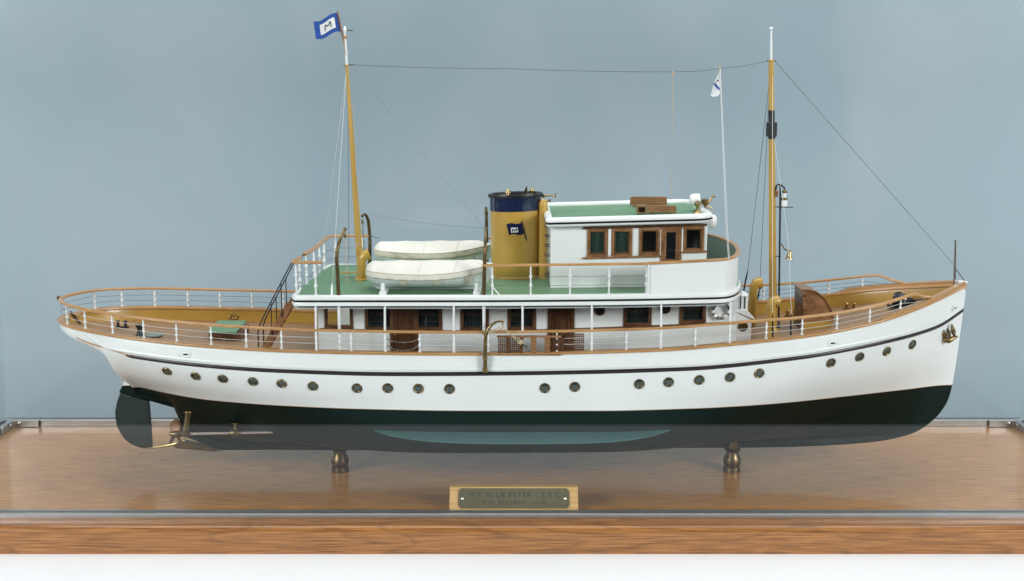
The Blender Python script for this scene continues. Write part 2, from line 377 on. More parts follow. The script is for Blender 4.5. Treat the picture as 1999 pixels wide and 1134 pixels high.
# ------------------------------------------------------------------ nameplate
ny = -.160
n0, n1 = at(880, 985, ny), at(1126, 985, ny)
np_ = empty("nameplate", ((n0.x+n1.x)/2, ny, 0), "sloping wooden block with engraved brass nameplate behind the front glass", "nameplate")
zt = .028; yb = -.140
blk = MB().prism([(0, 0)], 0, 0) if False else MB()
x0, x1 = n0.x-.002, n1.x+.002
vs = []
for x in (x0, x1):
    vs += [(x, -.1620, .0006), (x, -.1605, .004), (x, -.1435, zt), (x, -.1335, zt), (x, -.1215, .0006)]
blk.add(vs, [(0, 1, 2, 3, 4), (9, 8, 7, 6, 5)]+[(i, i+5, (i+1) % 5+5, (i+1) % 5) for i in range(5)])
obj("wooden_block", blk, "plaque_wood", np_, 20, bevel=.0008)
A, B = Vector(((x0+x1)/2, -.1605, .004)), Vector(((x0+x1)/2, -.1435, zt))
up = (B-A); ln = up.length; up.normalize(); nrm = Vector((0, -up.z, up.y)); nrm = nrm if nrm.y < 0 else -nrm
mid = A+up*ln*.50+nrm*.0002
fr = Matrix(((1, 0, 0, mid.x), (0, up.y, nrm.y, mid.y), (0, up.z, nrm.z, mid.z), (0, 0, 0, 1)))
hw, hh, ch = (x1-x0)/2-.011, ln/2*.86, .0032
poly = [(-hw+ch, -hh), (hw-ch, -hh), (hw-ch*.6, -hh+ch*.6), (hw, -hh+ch), (hw, hh-ch), (hw-ch*.6, hh-ch*.6), (hw-ch, hh), (-hw+ch, hh), (-hw+ch*.6, hh-ch*.6), (-hw, hh-ch), (-hw, -hh+ch), (-hw+ch*.6, -hh+ch*.6)]
pm = MB().prismz(poly, 0, .0012); pm.v = [tuple(fr @ Vector(v)) for v in pm.v]
plate = obj("brass_plate", pm, "plate_brass", np_, 20)
for s in (-1, 1):
    sm = MB().lathe([(.0016, 0), (.0015, .0005), (.0008, .0009), (0, .001)], (s*(hw-.005), -hh*.05, .0012), (0, 0, 1), 10); sm.v = [tuple(fr @ Vector(v)) for v in sm.v]
    obj("screw", sm, "steel", plate)
text("engraved_lettering", "M.Y. BLUE PETER .. S.Y.C.", .0092, fr @ Matrix.Translation((0.002, hh*.30, .0013)), "ink", plate, 1.16, .00006)
text("engraved_lettering", "H.W. McCURDY,", .0070, fr @ Matrix.Translation((-.0105, -hh*.42, .0013)), "ink", plate, 1.14, .00006)
text("engraved_lettering", "OWNER", .0048, fr @ Matrix.Translation((.0305, -hh*.46, .0013)), "ink", plate, 1.2, .00006)

# ================================================================== THE YACHT MODEL
yacht = empty("yacht_model", (0, 0, .031), "white motor yacht ship model with ochre funnel and two masts inside the glass case", "ship model")
YN = spline([(-.6017, 0), (-.600, .011), (-.597, .020), (-.592, .031), (-.585, .042), (-.575, .0545), (-.56, .067), (-.545, .076), (-.53, .0835), (-.50, .0955), (-.47, .1045),
             (-.44, .1112), (-.41, .1168), (-.38, .1215), (-.35, .1252), (-.32, .1275), (-.29, .1290), (-.2, .1308), (-.1, .132), (0, .1322), (.1, .132), (.2, .131), (.28, .127), (.34, .121),
             (.37, .117), (.40, .1115), (.43, .105), (.46, .0965), (.49, .084), (.52, .066), (.55, .0435), (.575, .0225), (.59, .009), (.598, .0012)])
def b(x): return max(YN(x), .0008)
Zc = spline([(-.6017, .2122), (-.58, .2125), (-.56, .2118), (-.53, .2100), (-.50, .2080), (-.47, .2059), (-.44, .2038), (-.41, .2021), (-.38, .2006), (-.35, .1992), (-.32, .1979), (-.29, .1967),
             (-.2, .1945), (-.075, .1932), (.01, .1937), (.095, .1954), (.18, .1981), (.264, .2042), (.308, .2080), (.34, .2105), (.37, .2138), (.40, .2176), (.43, .2224), (.46, .2278),
             (.49, .2340), (.52, .2402), (.55, .2463), (.575, .2515), (.598, .2560)])
sn = []
for px, py in [(288, 700), (340, 707), (430, 716), (560, 724), (760, 729.5), (964, 728.5), (1340, 719.5), (1538, 701), (1736, 669), (1835, 640)]:
    y = .12
    for _ in range(8): q = at(px, py, -y); y = b(q.x)
    sn.append((q.x, q.z))
sn = [(-.6017, sn[0][1]+.012)]+sn+[(.5985, .2235)]
Zs = spline(sn)
BW = spline([(-.53, .003), (-.52, .0042), (-.5, .0125), (-.47, .033), (-.44, .052), (-.396, .075), (-.34, .093), (-.282, .106), (-.192, .119), (-.05, .1275), (.1, .1275), (.226, .117), (.323, .098), (.441, .058), (.53, .024), (.587, .0025), (.598, .0012)])
ZB = spline([(-.6017, .2040), (-.596, .1955), (-.586, .1895), (-.5556, .1760), (-.5300, .1635), (-.5180, .1560), (-.5100, .110), (-.4915, .1005), (-.4555, .0895), (-.445, .055), (-.42, .040), (-.39, .0325), (-.36, .0315), (-.30, .0312), (-.1, .0305), (.2, .0330), (.598, .0345)])
XST = spline([(.034, .33), (.036, .41), (.0389, .462), (.0447, .5074), (.0543, .5408), (.0677, .5607), (.0816, .5737), (.1015, .5838), (.1214, .5876), (.1991, .5942), (.26, .598)])
def section(x):
    F = smooth(-.46, -.12, x)*(1-smooth(.12, .50, x)); bb = b(x); zc, zs, zb, bw = Zc(x), Zs(x), ZB(x), BW(x)
    fs = lerp(1.012, .90, smooth(.36, .56, x)); bs = max(bb*fs, .0012)
    n = [(bb, zc), (bs, zs), (bw+(bs-bw)*.66, (zs+ZW)/2), (bw, ZW), (bw*lerp(.62, .975, F), ZW-.34*(ZW-zb)), (bw*lerp(.34, .83, F), ZW-.68*(ZW-zb)), (bw*lerp(.13, .28, F), ZW-.83*(ZW-zb)), (min(.0060, bw), ZW-.90*(ZW-zb)), (min(.0045, bw), zb)]
    k = 1-smooth(-.530, -.498, x)
    if k > 0:
        fr_ = [(0, 1), (.30, .985), (.5, .90), (.66, .72), (.80, .48), (.90, .28), (.965, .12), (.985, .06), (1, .0)]
        cn = [(max(bb*yy, .0012 if yy else .004*min(1, bb/.05)), zc+(zb-zc)*f) for f, yy in fr_]
        n = [(lerp(p[0], q[0], k), lerp(p[1], q[1], k)) for p, q in zip(n, cn)]
    pts = []
    m = len(n)
    for i in range(m-1):
        p0, p1, p2, p3 = n[max(i-1, 0)], n[i], n[i+1], n[min(i+2, m-1)]
        for j in range(5):
            t_ = j/5; c = []
            for a in (0, 1):
                c.append(.5*(2*p1[a]+(p2[a]-p0[a])*t_+(2*p0[a]-5*p1[a]+4*p2[a]-p3[a])*t_*t_+(-p0[a]+3*p1[a]-3*p2[a]+p3[a])*t_**3))
            pts.append((max(c[0], .0006), c[1]))
    pts.append(n[-1]); return pts
def shearx(x, z): return x+(XST(z)-.598)*smooth(.05, .598, x)
NX = 150
xs = [-.6017+1.1997*(.5-.5*math.cos(math.pi*(i/(NX-1))))*.35+1.1997*.65*(i/(NX-1)) for i in range(NX)]
rows = []
for x in xs:
    s_ = section(x); near = [(shearx(x, z), -y, z) for y, z in s_]; far = [(shearx(x, z), y, z) for y, z in s_[::-1]]
    rows.append(near+far)
hm = MB().grid(rows); nv = len(rows[0]); hm.f.append(tuple(range(nv))); hm.f.append(tuple(range((NX-1)*nv, NX*nv))[::-1])
hull = obj("hull", hm, "hull_paint", yacht, 50)
# deadwood and stern post (thin fin on the centreline)
fin = [(-.512, .150), (-.5173, .1453), (-.519, .1326), (-.5249, .1209), (-.5302, .1113), (-.4915, .1000), (-.4555, .0893), (-.4515, .078), (-.4500, .055), (-.4470, .0500), (-.3938, .0308), (-.33, .0308), (-.33, .12), (-.45, .135)]
obj("deadwood", MB().prism(fin, -.0046, .0046), "hull_paint", yacht, 25, bevel=.0012)
# rubbing strake, moulding and gold line follow the side
def side_strip(name, material, x0, x1, zf, prof, n=130, fs=None, taper=.02):
    for s in (-1, 1):
        rows = []
        for i in range(n):
            x = lerp(x0, x1, i/(n-1)); z = zf(x); e = min(1, min(x-x0+.0005, x1-x+.004)/taper)
            s_ = section(x)
            def yat(zz):
                for (ya, za), (yb_, zb_) in zip(s_, s_[1:]):
                    if zb_ <= zz <= za: return lerp(ya, yb_, (za-zz)/max(za-zb_, 1e-9))
                return s_[0][0]
            rows.append([(shearx(x, z+dz), s*(yat(z+dz*e)+dy*e-.0004), z+dz*e) for dy, dz in prof])
        m = MB().grid(rows); k = len(prof); m.f += [tuple(range(k)), tuple(range((n-1)*k, n*k))]
        obj(name, m, material, hull, 40)
half = [(-.001, .0026), (.0012, .0024), (.0022, .0012), (.0024, 0), (.0022, -.0012), (.0012, -.0024), (-.001, -.0026)]
side_strip("rubbing_strake", "stripe_paint", -.487, .5975, Zs, half, taper=.003)
mould = [(-.001, .0022), (.0012, .002), (.002, .0008), (.002, -.0008), (.0012, -.002), (-.001, -.0022)]
side_strip("white_moulding", "white_paint", -.548, .535, lambda x: Zs(x)+.0062+.0135*(1-smooth(-.548, -.515, x))+.012*smooth(.50, .545, x), mould)
side_strip("cap_batten", "white_paint", -.590, .590, lambda x: Zc(x)-.0035, [(-.001, .0014), (.0009, .0012), (.0013, 0), (.0009, -.0012), (-.001, -.0014)])

# outline helper: near side bow -> stern -> far side bow
def outline(x1, n=110, x0=-.6017):
    v = []
    for i in range(n):
        t_ = i/(n-1); x = x0+(x1-x0)*(1-math.cos(t_*math.pi/2)) if True else 0
        v.append(x)
    near = [(x, -b(x)) for x in v[::-1]]; far = [(x, b(x)) for x in v[1:]]
    near[-1] = (near[-1][0], 0.0)
    return near+far
def normals(path, closed=False):
    out = []; n = len(path)
    for i in range(n):
        a = path[(i-1) % n] if closed else path[max(i-1, 0)]; c = path[(i+1) % n] if closed else path[min(i+1, n-1)]
        d = Vector((c[0]-a[0], c[1]-a[1])); d.normalize(); out.append(Vector((-d.y, d.x)))     # left of travel
    return out
def ring_loft(path, zf, prof, closed=False, sgn=1):
    ns = normals(path, closed)
    rows = [[(p[0]+n.x*o*sgn, p[1]+n.y*o*sgn, zf(p[0])+z) for o, z in prof] for p, n in zip(path, ns)]
    m = MB().grid(rows, closed_u=closed, closed_v=True)
    if not closed:
        k = len(prof); m.f += [tuple(range(k)), tuple(range((len(path)-1)*k, len(path)*k))[::-1]]
    return m
# travelling from near bow to stern (towards -X on the -Y side): left of travel is -Y = outward... (-d.y, d.x) with d=(-1,0) -> (0,-1)
capline = outline(.5940)
obj("cap_rail", ring_loft(capline, Zc, [(.0022, -.0004), (.0030, .0008), (.0030, .0018), (.0022, .0028), (-.0070, .0028), (-.0078, .0018), (-.0078, -.0004)]), "rail_wood", yacht, 40)
# raised bow chock on the cap rail
for s in (-1, 1):
    rows = []
    for i in range(40):
        x = lerp(.448, .5935, i/39); h = .0052*smooth(0, .16, i/39)
        y = b(x); rows.append([(x, s*(y+.0022), Zc(x)+.002), (x, s*(y+.0026), Zc(x)+.002+h), (x, s*max(y-.0075, -.002), Zc(x)+.0022+h), (x, s*max(y-.008, -.002), Zc(x)+.002)])
    m = MB().grid(rows, closed_v=True); m.f += [(0, 1, 2, 3), tuple(range(156, 160))]; obj("bow_chock", m, "rail_wood", yacht, 40)
# white stem cap at the bow
bt = at(1884, 553, 0)
obj("stem_cap", MB().prism([(.585, .2580), (.5975, .2598), (.5988, .2612), (.5975, .2625), (.586, .2625)], -.0055, .0055), "white_paint", yacht, 30, bevel=.001)
obj("stem_block", MB().prism([(.580, .2500), (.5965, .2500), (.5965, .2595), (.582, .2575)], -.0040, .0040), "rail_wood", yacht, 30, bevel=.001)

DKF = lambda x: lerp(.0105, .0182, smooth(-.600, -.545, x))
def zdeck(x, y=0): return Zc(x)-DKF(x)+.0035*(1-min(1, (y/b(x))**2))
# deck and lining
rows = []
for i in range(120):
    x = lerp(-.594, .588, i/119); hb = max(b(x)-lerp(.0075, .0046, smooth(-.58, -.53, x)), .0005)
    rows.append([(x, hb*k/8, zdeck(x, hb*k/8)) for k in range(-8, 9)])
deck = obj("main_deck", MB().grid(rows), "teak_deck", yacht, 60)
lin = outline(.592); ns = normals(lin)
rows = []
for p, n in zip(lin, ns):
    e = lerp(.0075, .0046, smooth(-.58, -.53, p[0])); rows.append([(p[0]-n.x*.0036, p[1]-n.y*.0036, Zc(p[0])-.0006), (p[0]-n.x*.0046, p[1]-n.y*.0046, Zc(p[0])-.004), (p[0]-n.x*e, p[1]-n.y*e, Zc(p[0])-DKF(p[0])-.0012)])
obj("bulwark_lining", MB().grid(rows), "ochre_paint", yacht, 50)
# margin plank along the deck edge
for half_ in (0, 1):
    mp_ = [(p[0]-n.x*.0075, p[1]-n.y*.0075) for p, n in zip(lin[6:-6], ns[6:-6]) if p[0] > -.535 and (p[1] < 0) == (half_ == 0)]
    obj("margin_plank", ring_loft(mp_, lambda x: Zc(x)-DKF(x), [(.003, .0002), (.003, .0016), (-.003, .0018), (-.003, .0002)]), "rail_wood", deck, 40)

# ------------------------------------------------------------------ portholes
def hull_y(x, z):
    # side ordinate of the sheared hull at (X,z)
    x0 = x
    for _ in range(12): x0 += x-shearx(x0, z)
    s_ = section(x0)
    for (ya, za), (yb_, zb_) in zip(s_, s_[1:]):
        if zb_ <= z <= za: return lerp(ya, yb_, (za-z)/max(za-zb_, 1e-9))
    return s_[0][0]
def on_hull(px, py):
    y = .11
    for _ in range(14):
        q = at(px, py, -y); y = .5*y+.5*hull_y(q.x, q.z)
    e = .002; p = Vector((q.x, -y, q.z))
    dx = Vector((2*e, -(hull_y(q.x+e, q.z)-hull_y(q.x-e, q.z)), 0)); dz = Vector((0, -(hull_y(q.x, q.z+e)-hull_y(q.x, q.z-e)), 2*e))
    n = dx.cross(dz).normalized()
    return p, (n if n.y < 0 else -n)
pr = [(326, 724.5), (382, 734), (435, 739), (494, 744.5), (550, 748.5), (611, 753.5), (697, 757.5), (757, 757.5), (817, 758.5), (877.5, 759), (1063.5, 757.5), (1122, 755), (1248, 749.5), (1305, 746), (1365, 741.5), (1425, 736), (1482, 728.5), (1622, 708), (1678, 696.5), (1731, 685.5), (1781, 672.5)]
for px, py in pr:
    p, n = on_hull(px, py)
    for s in (1, -1):
        c, a = (p, n) if s == 1 else (Vector((p.x, -p.y, p.z)), Vector((n.x, -n.y, n.z)))
        rim = obj("porthole", MB().lathe([(.0066, -.001), (.0066, .0007), (.0061, .0013), (.0052, .0015), (.0046, .0010), (.0043, -.0004)], c, a, 24), random.choice(("bronze", "brass_dull", "bronze_green")), hull, 35)
        obj("porthole_glass", MB().lathe([(.0043, -.0006), (.0043, .0), (.0030, .0003), (.0004, .0004)], c, a, 20), "port_glass", rim, 35)
cpts = [on_hull(px, py) for px, py in ((150, 659), (165, 666), (180, 671.5), (200, 677.5), (220, 683.5), (245, 691), (268, 696.5))]
for s in (1, -1): obj("cove_line", MB().tube([Vector((q.x+nn.x*.0007, (q.y+nn.y*.0007)*s, q.z)) for q, nn in cpts], [.0005, .0007, .0008, .0008, .0008, .0008, .0005], 6), "rail_wood", hull)
# oval fairleads (white) outside, brass inside
for px, py in [(363, 692), (1625, 670), (1863, 601)]:
    p, n = on_hull(px, py)
    u = Vector((1, 0, 0)); u = (u-n*u.dot(n)).normalized(); v = n.cross(u)
    rows = [[p+n*.0006+(u*math.cos(a)*(.0052+.0016*math.cos(q))+v*math.sin(a)*(.0026+.0016*math.cos(q)))+n*.0016*math.sin(q) for q in [k*math.pi/4 for k in range(8)]] for a in [i*math.pi/12 for i in range(24)]]
    fl_ = obj("fairlead", MB().grid(rows, True, True), "white_metal", hull, 60)
    obj("fairlead_opening", MB().add([p+n*.0004+u*math.cos(a)*.0040+v*math.sin(a)*.0014 for a in [i*math.pi/8 for i in range(16)]], [tuple(range(16))]), "ink", fl_, 0)
    # inner brass oval on the far lining
for px, py in [(455, 619), (1830, 580)]:
    x = at(px, py, .11).x
    for _ in range(4): x = at(px, py, b(x)-.006).x
    y = b(x)-.0052; z = at(px, py, y).z; c = Vector((x, y, z)); sl = (b(x+.004)-b(x-.004))/.008; u = Vector((1, sl, 0)).normalized(); v = Vector((0, 0, 1)); n = Vector((sl, -1, 0)).normalized()
    rows = [[c+(u*math.cos(a)*(.0056+.0014*math.cos(q))+v*math.sin(a)*(.0030+.0014*math.cos(q)))+n*.0014*math.sin(q) for q in [k*math.pi/4 for k in range(8)]] for a in [i*math.pi/12 for i in range(24)]]
    obj("inner_fairlead", MB().grid(rows, True, True), "bright_brass", yacht, 60)

# ------------------------------------------------------------------ bilge keels, rudder, propeller
for s in (-1, 1):
    rows = []
    for i in range(50):
        t_ = i/49; x = lerp(-.176, .196, t_); k = (1-abs(2*t_-1)**3.2)**.8
        z0 = .0925; y0 = hull_y(x, z0)-.001
        rows.append([(x, s*y0, z0+.0008), (x, s*(y0+.0005+.0195*k), z0+.0004-.0085*k), (x, s*(y0+.0005+.0195*k), z0-.0008-.0085*k), (x, s*y0, z0-.0014)])
    m = MB().grid(rows, closed_v=True); obj("bilge_keel", m, "bilge_green", hull, 40)
rud = [(235, 766), (229, 784), (225.5, 802), (226, 815), (229, 830), (235, 843), (243, 855), (253, 864), (265, 870), (279, 874), (298, 872), (296, 840), (294, 810), (291.5, 781), (281, 778.5)]
rp = [at(x, y, 0) for x, y in rud]
obj("rudder", MB().prism([(q.x, q.z) for q in rp], -.003, .003), "dark_green", yacht, 25, bevel=.0012)
c = [at(x, y, 0) for x, y in [(279, 874), (310, 872.5), (335, 868), (352, 863), (362, 859)]]
obj("skeg_bar", MB().tube(c, [.0014, .0018, .0022, .0032, .0045], 10), "bright_brass", yacht, 50)
obj("keel_shoe", MB().prism([(q.x, q.z) for q in [at(x, y, 0) for x, y in [(352, 857), (368, 861), (437, 877), (420, 879.5), (345, 873), (340, 868)]]], -.0055, .0055), "bronze", yacht, 25, bevel=.001)
# starboard + port screw shafts, each with bracket struts and propeller
for s in (-1, 1):
    Y = s*.063
    a0 = at(352, 847, -.063); a1 = at(546, 843, -.063); a0.y = a1.y = Y
    shaft = obj("propeller_shaft", MB().tube([a0, a1], .0021, 12), "silver_rod", yacht)
    b0 = at(362, 846, -.063); bt_ = at(368, 804, -.053)
    hub = MB().lathe([(.0030, -.006), (.0042, -.005), (.0042, .005), (.0032, .007)], (b0.x, Y, b0.z), (a1-a0), 14)
    hub.tube([(b0.x, Y, b0.z), (bt_.x, s*.052, bt_.z)], [.0042, .0036], 10).lathe([(.0062, 0), (.0062, .0014), (.004, .0018)], (bt_.x, s*.053, bt_.z), (0, s*.3, -1), 12)
    obj("shaft_bracket", hub, "bronze", shaft)
    d0 = at(459, 845, -.063); dt = at(460, 824, -.063)
    br = MB().lathe([(.0030, -.007), (.0045, -.004), (.0048, 0), (.0045, .004), (.0030, .007)], (d0.x, Y, d0.z), (a1-a0), 14)
    br.tube([(d0.x, Y, d0.z), (dt.x, Y, dt.z)], .0022, 8).lathe([(.0060, 0), (.0060, .0012), (.003, .0016)], (dt.x, Y, dt.z), (0, 0, -1), 12)
    obj("shaft_bracket", br, "bronze", shaft)
    pc = at(343, 847, -.063); pc.y = Y
    pm = obj("propeller", MB().lathe([(.0005, -.0085), (.0030, -.007), (.0042, -.002), (.0044, .003), (.0040, .007)], pc, (1, 0, 0), 14), "bronze", yacht)
    for k in range(3):
        th = R(90+120*k+14*s); rad = Vector((0, math.cos(th), math.sin(th))); tan = Vector((0, -math.sin(th), math.cos(th)))
        rows = []
        for i in range(8):
            t_ = i/7; r_ = lerp(.003, .0200, t_); wd = .0088*math.sin(math.pi*(.18+.80*t_))**.7; pitch = lerp(1.0, .62, t_)
            ch_ = tan*math.cos(pitch)*s+Vector((1, 0, 0))*math.sin(pitch); nn = rad.cross(ch_).normalized()
            rows.append([pc+rad*r_-ch_*wd, pc+rad*r_+nn*.0010, pc+rad*r_+ch_*wd, pc+rad*r_-nn*.0006])
        m = MB().grid(rows, closed_v=True); m.f += [(0, 1, 2, 3), (28, 29, 30, 31)]
        obj("propeller_blade", m, "bronze_red", pm, 60)

# ------------------------------------------------------------------ main rail around the deck
RH = .0262
def Xnear(px, zo):          # X on the starboard cap whose picture column is px
    lo, hi = -.60, .59
    for _ in range(40):
        m = (lo+hi)/2
        s_, c_ = math.sin(TILT), math.cos(TILT); v = Vector((m-CAM_X, -b(m)+.003+CAM_D, Zc(m)+zo-CAM_H))
        dep = v.y*c_-v.z*s_; q = 999.5+FPX*v.x/dep
        if q < px: lo = m
        else: hi = m
    return m
def stanchion_mesh(h, r=.00105, balls=(.36, .68), ball=.0021, base=.0021):
    pf = [(base, 0), (base, .0012), (r*1.15, .0016)]
    for f in balls:
        z = f*h; pf += [(r, z-ball), (ball*.8, z-ball*.5), (ball, z), (ball*.8, z+ball*.5), (r, z+ball)]
    pf += [(r*.95, h)]
    return MB().lathe(pf, n=10)
def Zh(x):
    x1, x2 = .500, .532
    k = smooth(x1, x2, x); return Zc(x)+lerp(RH-.0062*smooth(.22, .49, x), .0062, k)
hl = [p for p in outline(.5335, 140)]; nh = normals(hl)
hl = [(p[0]-n.x*.003, p[1]-n.y*.003) for p, n in zip(hl, nh)]
rail = obj("handrail", ring_loft(hl, Zh, [(.0026, .0002), (.0030, .0012), (.0028, .0024), (.0016, .0032), (-.0016, .0032), (-.0028, .0024), (-.0030, .0012), (-.0026, .0002)]), "rail_wood", yacht, 60, label="varnished handrail running around the main deck")
sx = [Xnear(px, .012) for px in (131, 166, 219.5, 280.4, 344.7, 412, 480.5, 549.5, 617.5, 685.5, 752, 819.3, 886, 953, 1020, 1087, 1155, 1222.7, 1290, 1357.4, 1424.4, 1496, 1566, 1634, 1698, 1758)]
st0 = None
for x in sx:
    h = Zh(x)-Zc(x)-.0026
    for s in (-1, 1):
        y = s*(b(x)-.003)
        if st0 is None:
            st0 = obj("stanchion", stanchion_mesh(.0245), "white_metal", None, 50); st0.location = (x, y, Zc(x)+.0028); st0.scale = (1, 1, h/.0245); put(st0, rail)
        else: inst(st0, (x, y, Zc(x)+.0028), rail, 0, (1, 1, h/.0245))
def sag(pts, r, n=6, drop=.0006):
    out = []
    for p, q in zip(pts, pts[1:]):
        p, q = Vector(p), Vector(q)
        for i in range(n):
            t_ = i/n; v = p.lerp(q, t_); v.z -= drop*4*t_*(1-t_); out.append(v)
    return out+[Vector(pts[-1])]
for f in (.36, .68):
    for s in (-1, 1):
        pts = []
        for x in sx+[.5285]:
            h = Zh(x)-Zc(x)-.0026; pts.append((x, s*(b(x)-.003), Zc(x)+.0028+f*h if x < .52 else Zc(x)+.005))
        if s < 0:      # gap for the boarding chains (between the stanchions at 752 and 819)
            obj("rail_wire", MB().tube(sag(pts[:11], .0003, drop=.0004), .0003, 5), "wire_white", rail)
            obj("rail_wire", MB().tube(sag(pts[11:], .0003, drop=.0004), .0003, 5), "wire_white", rail)
            p, q = Vector(pts[10]), Vector(pts[11]); ln_ = 26
            cm = MB()
            for i in range(ln_):
                t_ = (i+.5)/ln_; d = .0072*(1 if f < .5 else .62)
                c_ = p.lerp(q, t_); c_.z -= d*4*t_*(1-t_); th = i % 2*math.pi/2
                ring = [c_+Vector((.00125*math.cos(a), .00075*math.sin(a)*math.cos(th), .00075*math.sin(a)*math.sin(th))) for a in [k*math.pi/4 for k in range(8)]]
                cm.tube(ring+[ring[0]], .00028, 4, caps=False)
            obj("boarding_chain", cm, "steel", rail)
        else: obj("rail_wire", MB().tube(sag(pts, .0003, drop=.0004), .00026, 5), "wire_dark", rail)
    x = -.590; obj("rail_wire", MB().tube([(q[0], q[1], Zc(q[0])+.0028+f*.0245) for q in hl if q[0] < sx[0]+.0005], .00026, 5), "wire_dark", rail)

# ------------------------------------------------------------------ boat deck
YE, YW = .127, -.078
zbd = spline([(-.273, .2643), (-.065, .2644), (.122, .2657), (.275, .2689), (.30, .2695)])
def xa(y): return lerp(-.2655, -.2727, smooth(.02, -.12, y)) if abs(y) < YE-.008 else lerp(-.2655, -.2727, smooth(.02, -.12, y))+.006*((abs(y)-YE+.008)/.008)**2
def xf(y, r=.042, x0=.250): return x0+r*math.sqrt(max(0, 1-(y/YE)**2))
def deck_outline(r=.042, x0=.250, grow=0.0):
    p = [(lerp(-.2665, x0, i/30), -YE-grow) for i in range(31)]
    p += [(x0+(r+grow)*math.cos(a), (YE+grow)*math.sin(a)) for a in [R(-90+180*i/28) for i in range(1, 28)]]
    p += [(lerp(x0, -.2600, i/30), YE+grow) for i in range(31)]
    p += [(xa(y)-grow, y) for y in [lerp(YE-.0015, -YE+.0015, i/24) for i in range(25)]]
    return p
bdo = deck_outline()
camber = lambda y: .0035*(1-(y/YE)**2)
rows = [[(lerp(xa(y)+.002, xf(y)-.002, u/40), y, zbd(lerp(xa(y), xf(y), u/40))+camber(y)-.0002) for u in range(41)] for y in [lerp(-YE+.002, YE-.002, i/20) for i in range(21)]]
bdeck = obj("boat_deck", MB().grid(rows), "green_deck", yacht, 60, label="green painted boat deck")
rows = [[(x, y, z-.0150) for x, y, z in r_] for r_ in rows]
obj("deck_soffit", MB().grid(rows), "white_paint", bdeck, 60)
obj("deck_edge", ring_loft(bdo, zbd, [(-.0068, -.001), (-.0068, .0010), (-.0042, .0019), (-.0010, .0013), (.0006, -.0004), (.0009, -.0026), (.0003, -.0048), (-.004, -.0048)], True, -1), "white_paint", bdeck, 50)
obj("deck_edge_line", ring_loft(bdo, zbd, [(-.003, -.0042), (.0007, -.0042), (.0007, -.0066), (-.003, -.0066)], True, -1), "black_paint", bdeck, 30)
obj("deck_edge", ring_loft(bdo, zbd, [(-.006, -.0065), (.0, -.0065), (.0008, -.0080), (.0004, -.0112), (-.0008, -.0118), (-.006, -.0118)], True, -1), "white_paint", bdeck, 50)

# ------------------------------------------------------------------ walls with real openings
def wall(name, x0, x1, zlo, zhi, y0, y1, holes, material, parent):
    br = sorted(set([x0, x1]+[h[0] for h in holes]+[h[1] for h in holes]+[lerp(x0, x1, i/6) for i in range(1, 6)]))
    br = [v for v in br if x0 <= v <= x1]; m = MB()
    for a, c in zip(br, br[1:]):
        if c-a < 1e-5: continue
        mid_ = (a+c)/2; segs = [(None, None)]; hs = sorted([h for h in holes if h[0] <= mid_ <= h[1]], key=lambda h: h[2])
        z = 'lo'; cuts = []
        cur = None
        for h in hs: cuts.append((cur, h[2])); cur = h[3]
        cuts.append((cur, None))
        for lo, hi in cuts:
            la, lc = (zlo(a), zlo(c)) if lo is None else (lo, lo); ha, hc = (zhi(a), zhi(c)) if hi is None else (hi, hi)
            vs = [(a, y0, la), (c, y0, lc), (c, y1, lc), (a, y1, la), (a, y0, ha), (c, y0, hc), (c, y1, hc), (a, y1, ha)]
            m.add(vs, [(3, 2, 1, 0), (4, 5, 6, 7), (0, 1, 5, 4), (1, 2, 6, 5), (2, 3, 7, 6), (3, 0, 4, 7)])
    return obj(name, m, material, parent, 0)
def frame(name, r, y, w_, material, parent, proud=.0014, back=.0036, sg=-1):
    x0, x1, z0, z1 = r; m = MB()
    a, c = y+sg*proud, y-sg*back
    m.bbox((x0-w_, a, z0-w_), (x1+w_, c, z0)).bbox((x0-w_, a, z1), (x1+w_, c, z1+w_)).bbox((x0-w_, a, z0), (x0, c, z1)).bbox((x1, a, z0), (x1+w_, c, z1))
    return obj(name, m, material, parent, 0, bevel=.0003)
def pane(r, y, material, parent, name="window_pane"): return obj(name, MB().bbox((r[0], y, r[2]), (r[1], y+.0006, r[3])), material, parent, 0)
def curtain(r, y, material, parent, gather=.35):
    rows = []; n = 44
    for j in range(10):
        t_ = j/9; z = lerp(r[3], r[2], t_)
        row = []
        for i in range(n):
            u = i/(n-1); row.append((lerp(r[0], r[1], u), y+.0007*math.sin(u*2*math.pi*9+1.2*math.sin(3*t_+u*5))*(.6+.4*t_), z))
        rows.append(row)
    return obj("curtain", MB().grid(rows), material, parent, 80)
glass_mat("window_glass", (.93, .95, .95), .05)
def wrect(px0, px1, py0, py1, Y):
    a, c = at(px0, py0, Y), at(px1, py1, Y); return (min(a.x, c.x), max(a.x, c.x), min(a.z, c.z), max(a.z, c.z))

# ------------------------------------------------------------------ main deckhouse
HX0, HX1 = at(621, 640, YW).x, at(1437, 650, YW).x
ztop = lambda x: zbd(x)-.0135
zlow = lambda x: zdeck(x, .078)-.001
sillz = spline([(at(px, py, YW).x, at(px, py, YW).z) for px, py in [(600, 640.5), (700, 643.5), (780, 645.5), (900, 646), (1010, 645), (1130, 641.5), (1300, 635), (1440, 628.5)]])
wins = [(640, 683), (719, 762), (814.5, 857), (905, 948), (997, 1040), (1223, 1265), (1332, 1371)]
doors = [(768, 811), (1075, 1115)]
def hr(p0, p1):
    x0, x1 = at(p0, 630, YW).x, at(p1, 630, YW).x; zs_ = sillz((x0+x1)/2)+.0048
    return (x0, x1, zs_, ztop((x0+x1)/2)-.007)
holes = [hr(*p) for p in wins]
dh = []
for p0, p1 in doors:
    x0, x1 = at(p0, 650, YW).x, at(p1, 650, YW).x; dh.append((x0, x1, zlow((x0+x1)/2)+.002, ztop((x0+x1)/2)-.006))
